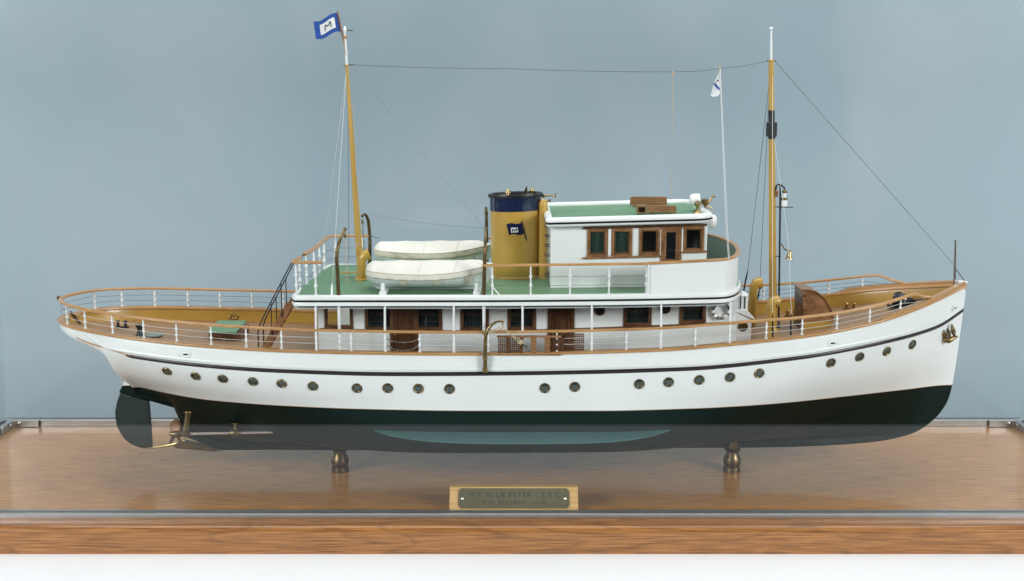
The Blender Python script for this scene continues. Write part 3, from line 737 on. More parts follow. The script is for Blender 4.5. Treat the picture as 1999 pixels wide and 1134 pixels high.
house = wall("deckhouse", HX0, HX1, zlow, ztop, YW, YW+.004, holes+dh, "white_paint", yacht); house["label"] = "long white deckhouse under the boat deck"
FX0 = at(666, 620, -YW).x
wall("deckhouse_wall", FX0, HX1, zlow, ztop, -YW-.004, -YW, [], "white_paint", house)
obj("deckhouse_wall", MB().bbox((HX1-.004, YW+.0041, zlow(HX1)), (HX1, -YW-.0041, ztop(HX1))), "white_paint", house, 0)
obj("bulkhead", MB().bbox((holes[0][1]+.006, YW+.0045, zlow(-.2)), (holes[0][1]+.008, -YW-.0045, ztop(-.2))), "white_paint", house, 0)
for i, r_ in enumerate(holes):
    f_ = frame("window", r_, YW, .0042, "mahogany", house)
    pane(r_, YW+.0020, "window_glass" if i == 0 else "window_glass", f_)
    if i > 0:
        curtain(r_, YW+.0052, "curtain_dark", f_)
xsn = [lerp(HX0+.003, HX1+.0015, i/30) for i in range(31)]
segs = [(xsn[0], dh[0][0]-.004), (dh[0][1]+.004, dh[1][0]-.004), (dh[1][1]+.004, HX1+.001)]
for a, c in segs:
    rows = [[(x, YW+.001, sillz(x)+.0012), (x, YW-.0030, sillz(x)+.0010), (x, YW-.0030, sillz(x)-.0016), (x, YW+.001, sillz(x)-.0018)] for x in [lerp(a, c, i/16) for i in range(17)]]
    m = MB().grid(rows, closed_v=True); m.f += [(0, 1, 2, 3), (64, 65, 66, 67)]; obj("window_sill", m, "mahogany", house, 30)
def panel_door(r, y, parent, material, trim, upper=None):
    x0, x1, z0, z1 = r; w_ = x1-x0
    d = obj("door", MB().bbox((x0, y+.0010, z0), (x1, y+.0030, z1)), material, parent, 0)
    st = w_*.17; m = MB()
    m.bbox((x0, y-.0004, z0), (x0+st, y+.0009, z1)).bbox((x1-st, y-.0004, z0), (x1, y+.0009, z1))
    zz = [z0+.001, z0+.004, lerp(z0, z1, .40), lerp(z0, z1, .47), z1-.004, z1]
    for a, c in ((zz[0], zz[1]), (zz[2], zz[3]), (zz[4], zz[5])): m.bbox((x0+st, y-.0004, a), (x1-st, y+.0009, c))
    obj("door_stiles", m, material, d, 0, bevel=.0003)
    if upper: pane((x0+st, x1-st, zz[3], zz[4]), y+.0004, "dark_glass", d, "door_pane")
    obj("door_knob", MB().sphere((x0+st*.5, y-.0012, lerp(z0, z1, .42)), .0010, 10), "bright_brass", d)
    m = MB().bbox((x0-.004, y-.0016, z0), (x0, y+.003, z1+.003)).bbox((x1, y-.0016, z0), (x1+.004, y+.003, z1+.003)).bbox((x0, y-.0016, z1), (x1, y+.003, z1+.003))
    obj("door_frame", m, trim, d, 0, bevel=.0003)
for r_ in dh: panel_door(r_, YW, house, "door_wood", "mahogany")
for px, py, rr in ((1170.6, 605, .0072), (1298, 601, .0076)):
    q = at(px, py, YW); f_ = obj("porthole", MB().lathe([(rr, -.001), (rr, .001), (rr*.9, .0016), (rr*.72, .0014), (rr*.68, .0004)], q, (0, -1, 0), 24), "bronze", house, 35)
    obj("porthole_glass", MB().lathe([(rr*.69, 0), (rr*.69, .0006)], q, (0, -1, 0), 20), "dark_glass", f_)
# poles from the cap rail to the boat deck
for px in (617.5, 752, 886, 1020, 1155, 1290, 1424.4):
    x = Xnear(px, .012)
    for s in (-1, 1):
        y0 = b(x)-.003
        obj("deck_pole", MB().tube([(x, s*y0, Zc(x)+.003), (x, s*y0, Zc(x)+.03), (x, s*(YE-.003), zbd(x)-.011)], [.0017, .0015, .0013], 10), "white_metal", bdeck, 50)

# ------------------------------------------------------------------ wheelhouse
slope = lambda x: .026*(x-.05)
WX0, WX1 = at(1075, 500, YW).x, at(1380, 480, YW).x
wz0 = lambda x: zbd(x)+.0008
wz1 = lambda x: .3485+slope(x)
ww = [(1151, 1181, 451, 497.5), (1199, 1229, 450.5, 496.5), (1252.5, 1283, 449.5, 494.5), (1339, 1369, 446.5, 486.5)]
wr = [wrect(*q, YW) for q in ww]
dr = wrect(1296.5, 1322, 447, 560, YW); dr = (dr[0], dr[1], wz0(dr[0])+.002, dr[3])
wh = wall("wheelhouse", WX0, WX1, wz0, wz1, YW, YW+.004, wr+[dr], "white_paint", yacht); wh["label"] = "white wheelhouse with wooden windows and green roof"
wall("wheelhouse_wall", WX0, WX1, wz0, wz1, -YW-.004, -YW, [], "white_paint", wh)
for x in (WX0, WX1-.004): obj("wheelhouse_wall", MB().bbox((x, YW+.0041, wz0(x)), (x+.004, -YW-.0041, wz1(x))), "white_paint", wh, 0)
for i, r_ in enumerate(wr):
    f_ = frame("window", r_, YW, .0030, "mahogany_tan", wh, proud=.0016)
    sash = frame("window_sash", (r_[0]+.0014, r_[1]-.0014, r_[2]+.0014, r_[3]-.0014), YW+.0009, .0013, "teak_box", f_, proud=.0006)
    pane((r_[0]+.001, r_[1]-.001, r_[2]+.001, r_[3]-.001), YW+.0016, "window_glass", f_)
    if i < 2: curtain((r_[0], r_[1], r_[2], r_[3]), YW+.0050, "curtain_green", f_)
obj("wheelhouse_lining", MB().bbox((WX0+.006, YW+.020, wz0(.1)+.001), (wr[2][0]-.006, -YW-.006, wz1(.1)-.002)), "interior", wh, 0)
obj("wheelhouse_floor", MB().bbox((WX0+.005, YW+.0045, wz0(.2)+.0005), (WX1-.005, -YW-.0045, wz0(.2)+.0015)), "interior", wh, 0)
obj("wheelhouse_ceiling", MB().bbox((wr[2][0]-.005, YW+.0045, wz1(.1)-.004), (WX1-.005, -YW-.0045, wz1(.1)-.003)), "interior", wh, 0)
panel_door(dr, YW, wh, "mahogany_tan", "mahogany_tan", True)
def strip(pa, pb, Y, h, d, material, parent, name):
    a, c = at(*pa, Y), at(*pb, Y); m = MB()
    m.add([(a.x, Y-d, a.z-h/2), (c.x, Y-d, c.z-h/2), (c.x, Y+.001, c.z-h/2), (a.x, Y+.001, a.z-h/2), (a.x, Y-d, a.z+h/2), (c.x, Y-d, c.z+h/2), (c.x, Y+.001, c.z+h/2), (a.x, Y+.001, a.z+h/2)], [(3, 2, 1, 0), (4, 5, 6, 7), (0, 1, 5, 4), (1, 2, 6, 5), (2, 3, 7, 6), (3, 0, 4, 7)])
    return obj(name, m, material, parent, 0, bevel=.0004)
strip((1137.5, 503.5), (1288, 499.5), YW, .0022, .0034, "mahogany_tan", wh, "window_sill")
strip((1329.5, 492), (1380, 490), YW, .0022, .0034, "mahogany_tan", wh, "window_sill")
strip((1137.5, 445.5), (1380, 438.5), YW, .0026, .0022, "mahogany", wh, "window_header")
for px0, px1 in ((1187.5, 1192.5), (1289, 1292.5), (1328, 1332.5)):
    r_ = wrect(px0, px1, 447, 498, YW); obj("window_pilaster", MB().bbox((r_[0], YW-.0014, r_[2]), (r_[1], YW+.001, r_[3])), "white_paint", wh, 0, bevel=.0003)
# roof
RX0, RX1, RY = at(1066, 436, -.092).x, at(1396, 428, -.092).x, .092
zr = lambda x: .3505+slope(x)
ro = []
for cx_, cy_, a0, rad in ((RX0+.006, -RY+.006, 180, .006), (RX1-.024, -RY+.024, 270, .024), (RX1-.024, RY-.024, 0, .024), (RX0+.006, RY-.006, 90, .006)):
    ro += [(cx_+rad*math.cos(R(a0+i*15)), cy_+rad*math.sin(R(a0+i*15))) for i in range(7)]
def dens(path, step=.01):
    out = []
    for i, p in enumerate(path):
        q = path[(i+1) % len(path)]; d = math.hypot(q[0]-p[0], q[1]-p[1]); n = max(1, int(d/step))
        out += [(lerp(p[0], q[0], k/n), lerp(p[1], q[1], k/n)) for k in range(n)]
    return out
ro = dens(ro)
roof = obj("roof", MB().add([(x, y, zr(x)+.0018) for x, y in ro], [tuple(range(len(ro)))]), "green_deck", wh, 0, label="green painted wheelhouse roof")
obj("roof_edge", ring_loft(ro, zr, [(-.0085, .0016), (-.0085, .0038), (-.0068, .0062), (-.0030, .0066), (-.0006, .0050), (.0006, .0025), (.0004, .0006), (-.004, .0003)], True, -1), "white_paint", roof, 50)
obj("roof_edge_line", ring_loft(ro, zr, [(-.004, .0002), (.0006, .0002), (.0006, -.0018), (-.004, -.0018)], True, -1), "black_paint", roof, 30)
obj("roof_edge", ring_loft(ro, zr, [(-.004, -.0017), (-.0004, -.0017), (.0002, -.0028), (-.0006, -.0046), (-.0022, -.0052), (-.014, -.0052), (-.014, -.0017)], True, -1), "white_paint", roof, 50)
# roof benches
def bench(x0, x1, y, h, arm):
    z = zr((x0+x1)/2)+.0021; r_ = .0022
    poly = [(x0, z+.0015), (x1, z+.0015), (x1, z+h-r_), (x1-r_*.3, z+h-r_*.3), (x1-r_, z+h), (x0+r_, z+h), (x0+r_*.3, z+h-r_*.3), (x0, z+h-r_)]
    bo = obj("roof_bench", MB().prism(poly, y-.0015, y+.0015), "teak_box", wh, 20, bevel=.0005)
    obj("seat_board", MB().bbox((x0+.002, y+.0016, z+.0045), (x1-.002, y+.0125, z+.006)), "teak_box", bo, 0, bevel=.0004)
    for x in (x0+.006, x1-.008): obj("bench_leg", MB().bbox((x, y-.0012, z-.0004), (x+.003, y+.010, z+.0015 if x > 0 else z)), "mahogany_tan", bo, 0)
    if arm:
        m = MB().bbox((x0-.0125, y-.002, z+.0008), (x0-.0105, y+.010, z+.0105)).bbox((x0-.0105, y-.002, z+.0085), (x0-.0002, y+.010, z+.0105)).bbox((x0-.0105, y-.002, z+.0008), (x0-.0002, y+.010, z+.002)).bbox((x0-.0105, y+.0085, z+.002), (x0-.0002, y+.010, z+.0085))
        obj("end_locker", m, "teak_box", bo, 0, bevel=.0003)
bench(at(1262, 415, -.04).x, at(1320, 415, -.04).x, -.040, .0105, True)
bench(at(1230, 392, .045).x, at(1302, 392, .045).x, .045, .0135, False)
# searchlight and brass instruments on the roof
q = at(1357, 390, -.02); z0 = zr(q.x)+.002
sl = obj("searchlight", MB().lathe([(.0005, -.0075), (.005, -.0072), (.0075, -.005), (.0082, -.001), (.0082, .0058), (.0078, .0064), (.0072, .0064), (.0070, .0058)], (q.x, -.02, q.z), (1, -.18, 0), 24), "lamp_white", wh, 45)
obj("searchlight_glass", MB().lathe([(.0071, 0), (.0071, .0005)], Vector((q.x, -.02, q.z))+Vector((1, -.18, 0)).normalized()*.0056, (1, -.18, 0), 24), "port_glass", sl)
obj("searchlight_stand", MB().lathe([(.0058, 0), (.0058, .001), (.003, .002), (.0016, .004), (.0014, max(.006, q.z-.006-z0))], (q.x+.003, -.022, z0), n=14).tube([(q.x+.001, -.0125, q.z), (q.x+.002, -.0125, q.z-.008), (q.x+.003, -.020, q.z-.0095), (q.x+.003, -.0295, q.z-.008), (q.x+.001, -.0295, q.z)], .0009, 6), "bright_brass", sl, 45)
q2 = at(1362, 410, -.052); obj("brass_binnacle", MB().lathe([(.0056, 0), (.0050, .0012), (.0022, .0030), (.0018, .006), (.0030, .009), (.0046, .012), (.0042, .0150), (.001, .0165)], (q2.x, -.052, zr(q2.x)+.002), n=16), "bright_brass", wh, 45)
q3 = at(1376, 395, -.01); m = MB().lathe([(.004, 0), (.0036, .0015), (.0014, .003), (.0014, .007), (.0052, .0085), (.0052, .0135), (.003, .0145)], (q3.x, -.010, zr(q3.x)+.002), n=14)
m.tube([(q3.x+.001, -.012, zr(q3.x)+.008), (q3.x+.006, -.013, zr(q3.x)+.014), (q3.x+.009, -.013, zr(q3.x)+.0195), (q3.x+.012, -.013, zr(q3.x)+.0205)], [.0016, .0013, .0012, .0022], 8).tube([(q3.x-.004, -.010, zr(q3.x)+.011), (q3.x+.009, -.018, zr(q3.x)+.004)], .0011, 6)
obj("engine_telegraph", m, "brass", wh, 45)
q = at(1390, 432, -.045); obj("bow_lamp", MB().lathe([(.001, -.006), (.0075, -.0055), (.0088, -.002), (.0090, .001), (.0066, .0042), (.001, .0052)], (q.x+.001, -.045, q.z), (1, -.35, 0), 20), "lamp_white", wh, 45)
# ladder rungs behind the funnel
for i in range(7):
    z = .278+i*.0125; x = WX0-.003
    obj("rung", MB().tube([(WX0+.001, -.050, z), (x-.003, -.050, z), (x-.003, -.032, z), (WX0+.001, -.032, z)], .0006, 5), "gunmetal", wh)

# ------------------------------------------------------------------ bridge bulwark (curved front) with wooden cap
bx0 = at(1265, 540, -YE).x
bo_ = [(lerp(bx0, .250, i/10), -YE+.0035) for i in range(11)]+[(.250+.0385*math.cos(a), (YE-.0035)*math.sin(a)) for a in [R(-90+180*i/36) for i in range(1, 36)]]+[(lerp(.250, bx0, i/10), YE-.0035) for i in range(11)]
zcapb = lambda x: at(1265, 517, -YE).z+(x-bx0)*.052
ns = normals(bo_)
rows = [[(p[0]-n.x*-.0, p[1], zbd(p[0])+.0008), (p[0], p[1], zcapb(p[0]))] for p, n in zip(bo_, ns)]
bw_ = obj("bridge_bulwark", MB().grid(rows), "white_paint", yacht, 60, flip=False)
rows = [[(p[0]+n.x*.0022, p[1]+n.y*.0022, zbd(p[0])+.0008), (p[0]+n.x*.0022, p[1]+n.y*.0022, zcapb(p[0]))] for p, n in zip(bo_, ns)]
mat("bulwark_inside", (.20, .25, .22), .45, noise=.05)
obj("bulwark_lining", MB().grid(rows), "bulwark_inside", bw_, 60)
obj("bulwark_cap", ring_loft(bo_, zcapb, [(.0030, 0), (.0034, .0014), (.0026, .0026), (-.0018, .0026), (-.0026, .0014), (-.0022, 0)], False, 1), "rail_wood", bw_, 45)
obj("bulwark_end", MB().bbox((bx0-.0004, -YE+.0013, zbd(bx0)+.001), (bx0+.0016, -YE+.0036, zcapb(bx0))), "white_paint", bw_, 0)
# lower lip of the deck front
# forward boat-deck rail
frx = [at(px, 548, -YE+.003).x for px in (961, 1036, 1113, 1189, 1262)]
BH = lambda x: zcapb(bx0)-zbd(bx0)-.0004
for s in (-1, 1):
    ya = s*(YE-.0035); x0 = at(944, 520, -YE).x
    zz = lambda x: zcapb(bx0)-.0005+(x-bx0)*.010
    m = ring_loft([(x0, ya), (lerp(x0, bx0, .5), ya), (bx0-.0005, ya)], zz, [(.0024, 0), (.0028, .0014), (.0018, .0028), (-.0018, .0028), (-.0028, .0014), (-.0024, 0)])
    hr_ = obj("boat_deck_handrail", m, "rail_wood", yacht, 45)
    for x in frx:
        h = zz(x)-zbd(x)-.0012
        o = obj("stanchion", stanchion_mesh(h, .0010, (.34, .64), .0022, .002), "white_metal", None, 50); o.location = (x, ya, zbd(x)+.0012); put(o, hr_)
    for f in (.34, .64):
        obj("rail_wire", MB().tube(sag([(x, ya, zbd(x)+.0012+f*(zz(x)-zbd(x)-.0012)) for x in frx], .0003, drop=.0007), .0003, 5), "wire_dark", hr_)
    obj("rail_brace", MB().tube([(frx[0], ya, zbd(frx[0])+.012), (frx[0]+.009, ya+s*-.001, zbd(frx[0])+.001)], .0009, 6), "white_metal", hr_)
# after boat-deck rail along the stern edge
def aft_pt(y): return (xa(y)+.0035, y)
zah = zbd(-.27)+.0405
def rail_piece(path):
    return obj("boat_deck_handrail", ring_loft(path, lambda x: zah, [(.0030, 0), (.0034, .0014), (.0022, .0030), (-.0022, .0030), (-.0034, .0014), (-.0030, 0)]), "rail_wood", yacht, 45)
pa = [(at(628, 516, -YE+.004).x, -YE+.004), (-.2600, -YE+.004), (-.2670, -YE+.0055), aft_pt(-.117), aft_pt(-.10), aft_pt(-.082)]
r1 = rail_piece(pa)
pb = [aft_pt(-.058), aft_pt(-.03), aft_pt(0), aft_pt(.03), aft_pt(.06), aft_pt(.09), aft_pt(.105), (-.2590, .116), (-.2530, .1205), (-.244, YE-.004), (-.22, YE-.004), (-.205, YE-.004)]
r2 = rail_piece(pb)
sp1 = [(-.2665, -.1195), aft_pt(-.085), (at(615, 516, -YE+.004).x, -YE+.004)]; sp2 = [aft_pt(-.05), aft_pt(-.008), aft_pt(.034), aft_pt(.074), (-.2530, .1205), (-.215, YE-.004)]
for sp, rr in ((sp1, r1), (sp2, r2)):
    for x, y in sp:
        h = zah-zbd(x)-.0012; o = obj("stanchion", stanchion_mesh(h, .0012, (.30, .62), .0025, .0022), "white_metal", None, 50); o.location = (x, y, zbd(x)+.0012); put(o, rr)
    for f in (.30, .62):
        order = [sp[2], sp[0], sp[1]] if sp is sp1 else sp
        obj("rail_wire", MB().tube(sag([(x, y, zbd(x)+f*(zah-zbd(x))) for x, y in order], .0003, drop=.0006), .0003, 5), "wire_dark", rr)
p0, p1 = aft_pt(-.082), aft_pt(-.058)
obj("gap_chain", MB().tube([(p0[0], p0[1], zah+.001), (p1[0], p1[1], zah+.001)], .0008, 6), "gunmetal", r1)

# ------------------------------------------------------------------ stern ladder to the boat deck
la, lb = at(518, 681, -.098), at(570, 588, -.098)
lad = None
dirv = (lb-la).normalized(); nrm2 = Vector((-dirv.z, 0, dirv.x))
for y in (-.112, -.084):
    m = MB(); a_ = Vector((la.x, y, la.z)); b_ = Vector((lb.x, y, lb.z)); wv = nrm2*.0042
    vs = [a_-wv, a_+wv, b_+wv, b_-wv]; m.add([v+Vector((0, d, 0)) for d in (-.0009, .0009) for v in vs], [(0, 1, 2, 3), (7, 6, 5, 4), (0, 4, 5, 1), (1, 5, 6, 2), (2, 6, 7, 3), (3, 7, 4, 0)])
    o = obj("stern_ladder" if lad is None else "ladder_stringer", m, "mahogany_tan", yacht if lad is None else lad, 0)
    lad = lad or o
for i in range(8):
    c_ = la.lerp(lb, (i+.6)/8.2); obj("tread", MB().bbox((c_.x-.0032, -.1110, c_.z-.0005), (c_.x+.0032, -.0850, c_.z+.0006)), "mahogany_tan", lad, 0)
for y in (-.114, -.082):
    pth = [(la.x-.005, y, la.z-.001), (la.x-.005, y, la.z+.026), (la.x-.002, y, la.z+.035)]+[(lerp(la.x, lb.x, t_)-.000, y, lerp(la.z, lb.z, t_)+.040+.004*t_) for t_ in (.12, .3, .6, .9)]+[(lb.x+.0045, y, lb.z+.052)]
    obj("ladder_handrail", MB().tube(pth, .0009, 6), "gunmetal", lad)
    for t_ in (.35, .72):
        obj("handrail_post", MB().tube([(lerp(la.x, lb.x, t_), y, lerp(la.z, lb.z, t_)), (lerp(la.x, lb.x, t_), y, lerp(la.z, lb.z, t_)+.0405+.004*t_)], .0007, 6), "gunmetal", lad)

# ------------------------------------------------------------------ funnel
FX, FA, FB = .0015, .0312, .0235; fz0, fz1 = zbd(0)+.0034, .3765
def fun_ring(z, k=1.0, n=40):
    t_ = (z-fz0)/(fz1-fz0); A_ = FA*(1+.075*t_)*k; B_ = FB*(1+.06*t_)*k
    tiltx = .0 ; return [(FX+A_*math.cos(a), B_*math.sin(a), z+(A_*math.cos(a))*.03*t_) for a in [2*math.pi*i/n for i in range(n)]]
zband = .3565
funnel = obj("funnel", MB().grid([fun_ring(lerp(fz0, zband, i/8)) for i in range(9)], closed_v=True), "ochre_paint", yacht, 60, label="ochre funnel with navy blue top band")
obj("base_ring", MB().grid([fun_ring(fz0+dz, k) for dz, k in ((-.0015, 1.07), (.0018, 1.06), (.0028, 1.03), (.0030, 1.0))], closed_v=True), "ochre_paint", funnel, 60)
obj("navy_band", MB().grid([fun_ring(zband, .999), fun_ring(zband, 1.006), fun_ring(lerp(zband, fz1, .5), 1.006), fun_ring(fz1-.002, 1.006)], closed_v=True), "navy_paint", funnel, 60)
obj("funnel_cap", MB().grid([fun_ring(fz1-.0026, 1.0), fun_ring(fz1-.0022, 1.06), fun_ring(fz1, 1.075), fun_ring(fz1+.0018, 1.06), fun_ring(fz1+.0022, 1.0), fun_ring(fz1+.0014, .95), fun_ring(fz1-.003, .93)], closed_v=True), "black_paint", funnel, 60)
top = fun_ring(fz1-.0022, .94); obj("funnel_plate", MB().add(top, [tuple(range(len(top)))]), "black_paint", funnel, 0)
q = at(991, 372, .0); obj("exhaust_dome", MB().lathe([(.0022, 0), (.0018, .003), (.0042, .0042), (.0036, .0062), (.0012, .0078), (.0008, .0098)], (q.x, .0, fz1-.002), n=12), "bright_brass", funnel)
q = at(1039, 366, 0); obj("exhaust_dome", MB().lathe([(.0020, 0), (.0020, .0050)], (q.x, 0, fz1-.002), n=12).sphere((q.x, 0, fz1+.0052), .0035, 12), "bright_brass", funnel)
q = at(1026, 366, 0); obj("vent_fin", MB().prism([(q.x-.0030, fz1-.002), (q.x+.0020, fz1-.002), (q.x+.0022, fz1+.0105), (q.x+.0012, fz1+.0110), (q.x-.0022, fz1+.004)], -.0012, .0012), "brass", funnel, 0)
# ochre escape pipe forward of the funnel
pz = [(at(1061, 548, -.012).x, fz0-.002)]
px_ = at(1060.5, 480, -.012).x
m = MB().tube([(px_, -.012, fz0-.003), (px_, -.012, .360), (px_-.0003, -.012, .3655), (px_-.0012, -.012, .3690), (px_-.003, -.012, .3708)], [.0058, .0058, .0060, .0052, .0026], 18)
pipe = obj("escape_pipe", m, "ochre_paint", funnel, 50)
obj("pipe_flange", MB().lathe([(.0074, 0), (.0074, .0016), (.0068, .0028), (.0058, .0032)], (px_, -.012, fz0-.0022), n=18), "ochre_paint", pipe, 45)
obj("pipe_mouth", MB().lathe([(.0050, 0), (.0058, .002), (.0052, .0034)], (px_+.0012, -.012, .3625), (.9, 0, .45), 16), "ochre_paint", pipe, 45)
for z, ln_, y in ((.3752, .0175, -.004), (.3688, .0100, -.006)):
    x0 = FX+FA*1.07; obj("whistle", MB().lathe([(.0016, 0), (.0014, ln_*.3), (.0010, ln_*.35), (.0010, ln_*.82), (.0020, ln_*.9), (.0030, ln_)], (x0+.002, y, z), (1, 0, .03), 12).box((x0+.0022, y, z), (.003, .003, .0045)), "brass", funnel, 45)
# house flag painted on the funnel side
def on_funnel(px, py, off):
    y = FB
    for _ in range(10):
        q = at(px, py, -y); t_ = (q.z-fz0)/(fz1-fz0); A_ = FA*(1+.075*t_); B_ = FB*(1+.06*t_); y = B_*math.sqrt(max(.01, 1-((q.x-FX)/A_)**2))
    return (q.x, -y-off, q.z)
def decal(name, quad, off, material, parent, wave=0, nu=8, nv=6):
    rows = []
    for j in range(nv+1):
        v = j/nv; row = []
        for i in range(nu+1):
            u = i/nu; x = lerp(lerp(quad[0][0], quad[1][0], u), lerp(quad[3][0], quad[2][0], u), v); y = lerp(lerp(quad[0][1], quad[1][1], u), lerp(quad[3][1], quad[2][1], u), v)+wave*math.sin(u*2*math.pi)
            row.append(on_funnel(x, y, off))
        rows.append(row)
    return obj(name, MB().grid(rows), material, parent, 60)
em = decal("painted_flag", [(988.5, 438), (1018, 434.5), (1022.5, 456), (994, 459)], .0004, "navy_paint", funnel, -1.6)
decal("flag_panel", [(997, 445), (1010.3, 443.2), (1012.2, 452.6), (998.2, 454.8)], .0007, "flag_white", em, -.5)
for qd in ([(999.5, 446.6), (1000.9, 446.4), (1001.8, 452.6), (1000.2, 452.8)], [(1000.3, 446.6), (1001.8, 446.4), (1005.6, 450.4), (1004.4, 451.4)], [(1007.6, 445.2), (1008.8, 445), (1005.4, 451.2), (1004.2, 451.2)], [(1007.4, 445.2), (1009, 445), (1010.0, 451.2), (1008.5, 451.6)]):
    decal("letter_stroke", qd, .0010, "navy_paint", em, 0, 2, 2)
decal("flag_staff", [(1017.6, 431), (1019.6, 431), (1029, 469), (1027, 469.5)], .0006, "black_paint", em, 0, 2, 12)
decal("flag_cord", [(1019.5, 436), (1020.5, 436), (1026.4, 466), (1025.4, 466)], .0006, "black_paint", em, 0, 2, 12)

# ------------------------------------------------------------------ lifeboats (rest on chocks: things of their own)
def lifeboat(x0, x1, Y, zk, label, old):
    root = empty("lifeboat", ((x0+x1)/2, Y, zk), label, "lifeboat", "covered lifeboats on the boat deck")
    L_ = x1-x0; N = 36
    def W(t): return .0262*(.70+.30*smooth(0, .30, t))*max(.0, 1-max(0, (t-.42)/.58)**2.7)*math.sqrt(min(1, .10+t/.07)) if t < 1 else 0
    def S(t): return .0190+.0042*(1-t)**3+.0105*max(0, (t-.35)/.65)**2.2
    def K(t): return .0005+.0075*max(0, .16-t)/.16*max(0, .16-t)/.16+.012*max(0, (t-.86)/.14)**2
    ns_ = 7; rows = []
    for i in range(N+1):
        t_ = i/N; w_, s_, k_ = W(t_), S(t_), K(t_); row = []
        prof = []
        for j in range(ns_):
            for e in (0, .97):
                v = (j+e)/ns_; yy = w_*(1-(1-v)**2.3)**.62; prof.append((max(yy+(.0005 if e > .5 else -.0001), .0002), lerp(k_, s_, v**1.15)))
        row = [(x0+L_*t_, Y-y, zk+z) for y, z in prof[::-1]]+[(x0+L_*t_, Y+y, zk+z) for y, z in prof]
        rows.append(row)
    m = MB().grid(rows); nv_ = len(rows[0]); m.f.append(tuple(range(nv_))); m.f.append(tuple(range(N*nv_, (N+1)*nv_)))
    bh = obj("boat_hull", m, "boat_white", root, 25)
    obj("boat_keel", MB().prism([(x0+.006, zk+.004), (x0+.012, zk-.0015), (x1-.020, zk-.0015), (x1-.006, zk+.006), (x1-.0015, zk+.020), (x1+.0005, zk+.0310), (x1-.003, zk+.0315), (x1-.006, zk+.018), (x1-.022, zk+.002), (x0+.014, zk+.002)], Y-.0011, Y+.0011), "boat_white", bh, 0)
    # gunwale
    for s in (-1, 1):
        obj("gunwale", MB().tube([(x0+L_*i/N, Y+s*(W(i/N)+.0004), zk+S(i/N)-.0008) for i in range(N+1)], .0011, 6), "boat_white" if s else "boat_white", bh)
    # canvas cover: taut ridge roof over hoops, crisp edge at the gunwale
    rows = []; rnd = random.Random(3 if old else 5)
    for i in range(81):
        t_ = i/80; w_ = W(t_)+.0014; s_ = S(t_); hp = abs(math.sin(math.pi*t_*3.6))
        rise = max(.0016, (.0335+.0015*t_-s_-.0008*hp))*min(1, (.02+t_/.055))**.5*min(1, .10+(1-t_)/.11)
        row = []
        for j in range(-10, 11):
            u = j/10; zz = s_+.0006+rise*(1-abs(u)**1.75)
            fold = (.00030*math.sin(t_*71+u*9)+.00022*math.sin(t_*143-u*4+1))*abs(u)*(1-abs(u)**6)+rnd.uniform(-.00010, .00010)
            row.append((x0-.0012+(L_+.002)*t_, Y+u*w_, zk+zz+fold))
        rows.append(row)
    m = MB().grid(rows); k_ = len(rows[0]); m.f.append(tuple(range(k_)))
    cv = obj("canvas_cover", m, "canvas", root, 50)
    # sewn valance band along the gunwale
    for s in (-1, 1):
        rows = []
        for i in range(57):
            t_ = lerp(.0, .965, i/56); w_ = W(t_)+.0022; s_ = S(t_); rows.append([(x0+L_*t_-.001, Y+s*(w_-.0012), zk+s_+.0012), (x0+L_*t_-.001, Y+s*(w_+.0002), zk+s_+.0006), (x0+L_*t_-.001, Y+s*(w_+.0006+.0003*math.sin(t_*61)), zk+s_-.0030), (x0+L_*t_-.001, Y+s*(w_+.0002+.0004*math.sin(t_*47+1)), zk+s_-.0062-.0005*math.sin(t_*31)**2)])
        vb = obj("cover_skirt", MB().grid(rows), "canvas_old" if old else "canvas_mid", cv, 60)
        obj("seam_cord", MB().tube([Vector(r_[1])+Vector((0, s*.0002, .0002)) for r_ in rows], .00034, 4), "rope", vb)
        obj("lacing", MB().tube([Vector(r_[3])+Vector((0, s*.0003, .0004)) for r_ in rows], .0003, 4), "rope", vb)
        for t_ in (.30, .57, .82):
            rows = []
            for i in range(5):
                tt = t_-.030+.060*i/4; w_ = W(tt); s_ = S(tt)
                rows.append([(x0+L_*tt, Y+s*(w_*(1-(1-v)**2.3)**.62+.0012), zk+lerp(K(tt), s_, v**1.15)) for v in (.86, .66, .48, .34)])
            obj("canvas_strap", MB().grid(rows), "canvas_old", cv, 60)
    for t_ in (.14, .42, .70):
        obj("cover_seam", MB().tube([(x0+L_*(t_+.030*(1-abs(j)/9)), Y+j/9*(W(t_)+.0012), zk+S(t_)+.0008+max(.0016, .0335+.0015*t_-S(t_)-.0008*abs(math.sin(math.pi*t_*3.6)))*(1-abs(j/9)**1.75)) for j in range(-9, 10)], .00055, 5), "canvas_mid", cv)
    return root
zb_ = zbd(-.1)+.0042
lifeboat(at(717, 540, -.085).x, at(961, 530, -.085).x, -.085, zb_, "white canvas-covered lifeboat nearer the front glass, on white chocks", False)
lifeboat(at(733, 490, .082).x, at(733, 490, .082).x+.160, .082, zb_+.0015, "canvas-covered lifeboat farther back, its bow hidden by the ochre funnel", True)
for s, dx in ((-1, 0), (1, -.006)):
    for px in (748, 931):
        x = at(px, 570, -.112).x+dx
        y0, y1 = (-.1185, -.054) if s < 0 else (.054, .1185)
        z = zbd(x)
        ch_ = obj("boat_chock", MB().bbox((x-.0045, y0, z+.0004), (x+.0045, y1, z+.0040)), "white_paint", bdeck, 0, bevel=.0008)
        yy = s*.1150
        obj("chock_horn", MB().prism([(x-.0040, z+.004), (x+.0040, z+.004), (x+.0024, z+.0075), (x+.0022, z+.0130), (x+.0012, z+.0145), (x-.0012, z+.0145), (x-.0022, z+.0130), (x-.0024, z+.0075)], yy-.0028, yy+.0028), "white_paint", ch_, 30, bevel=.0006)

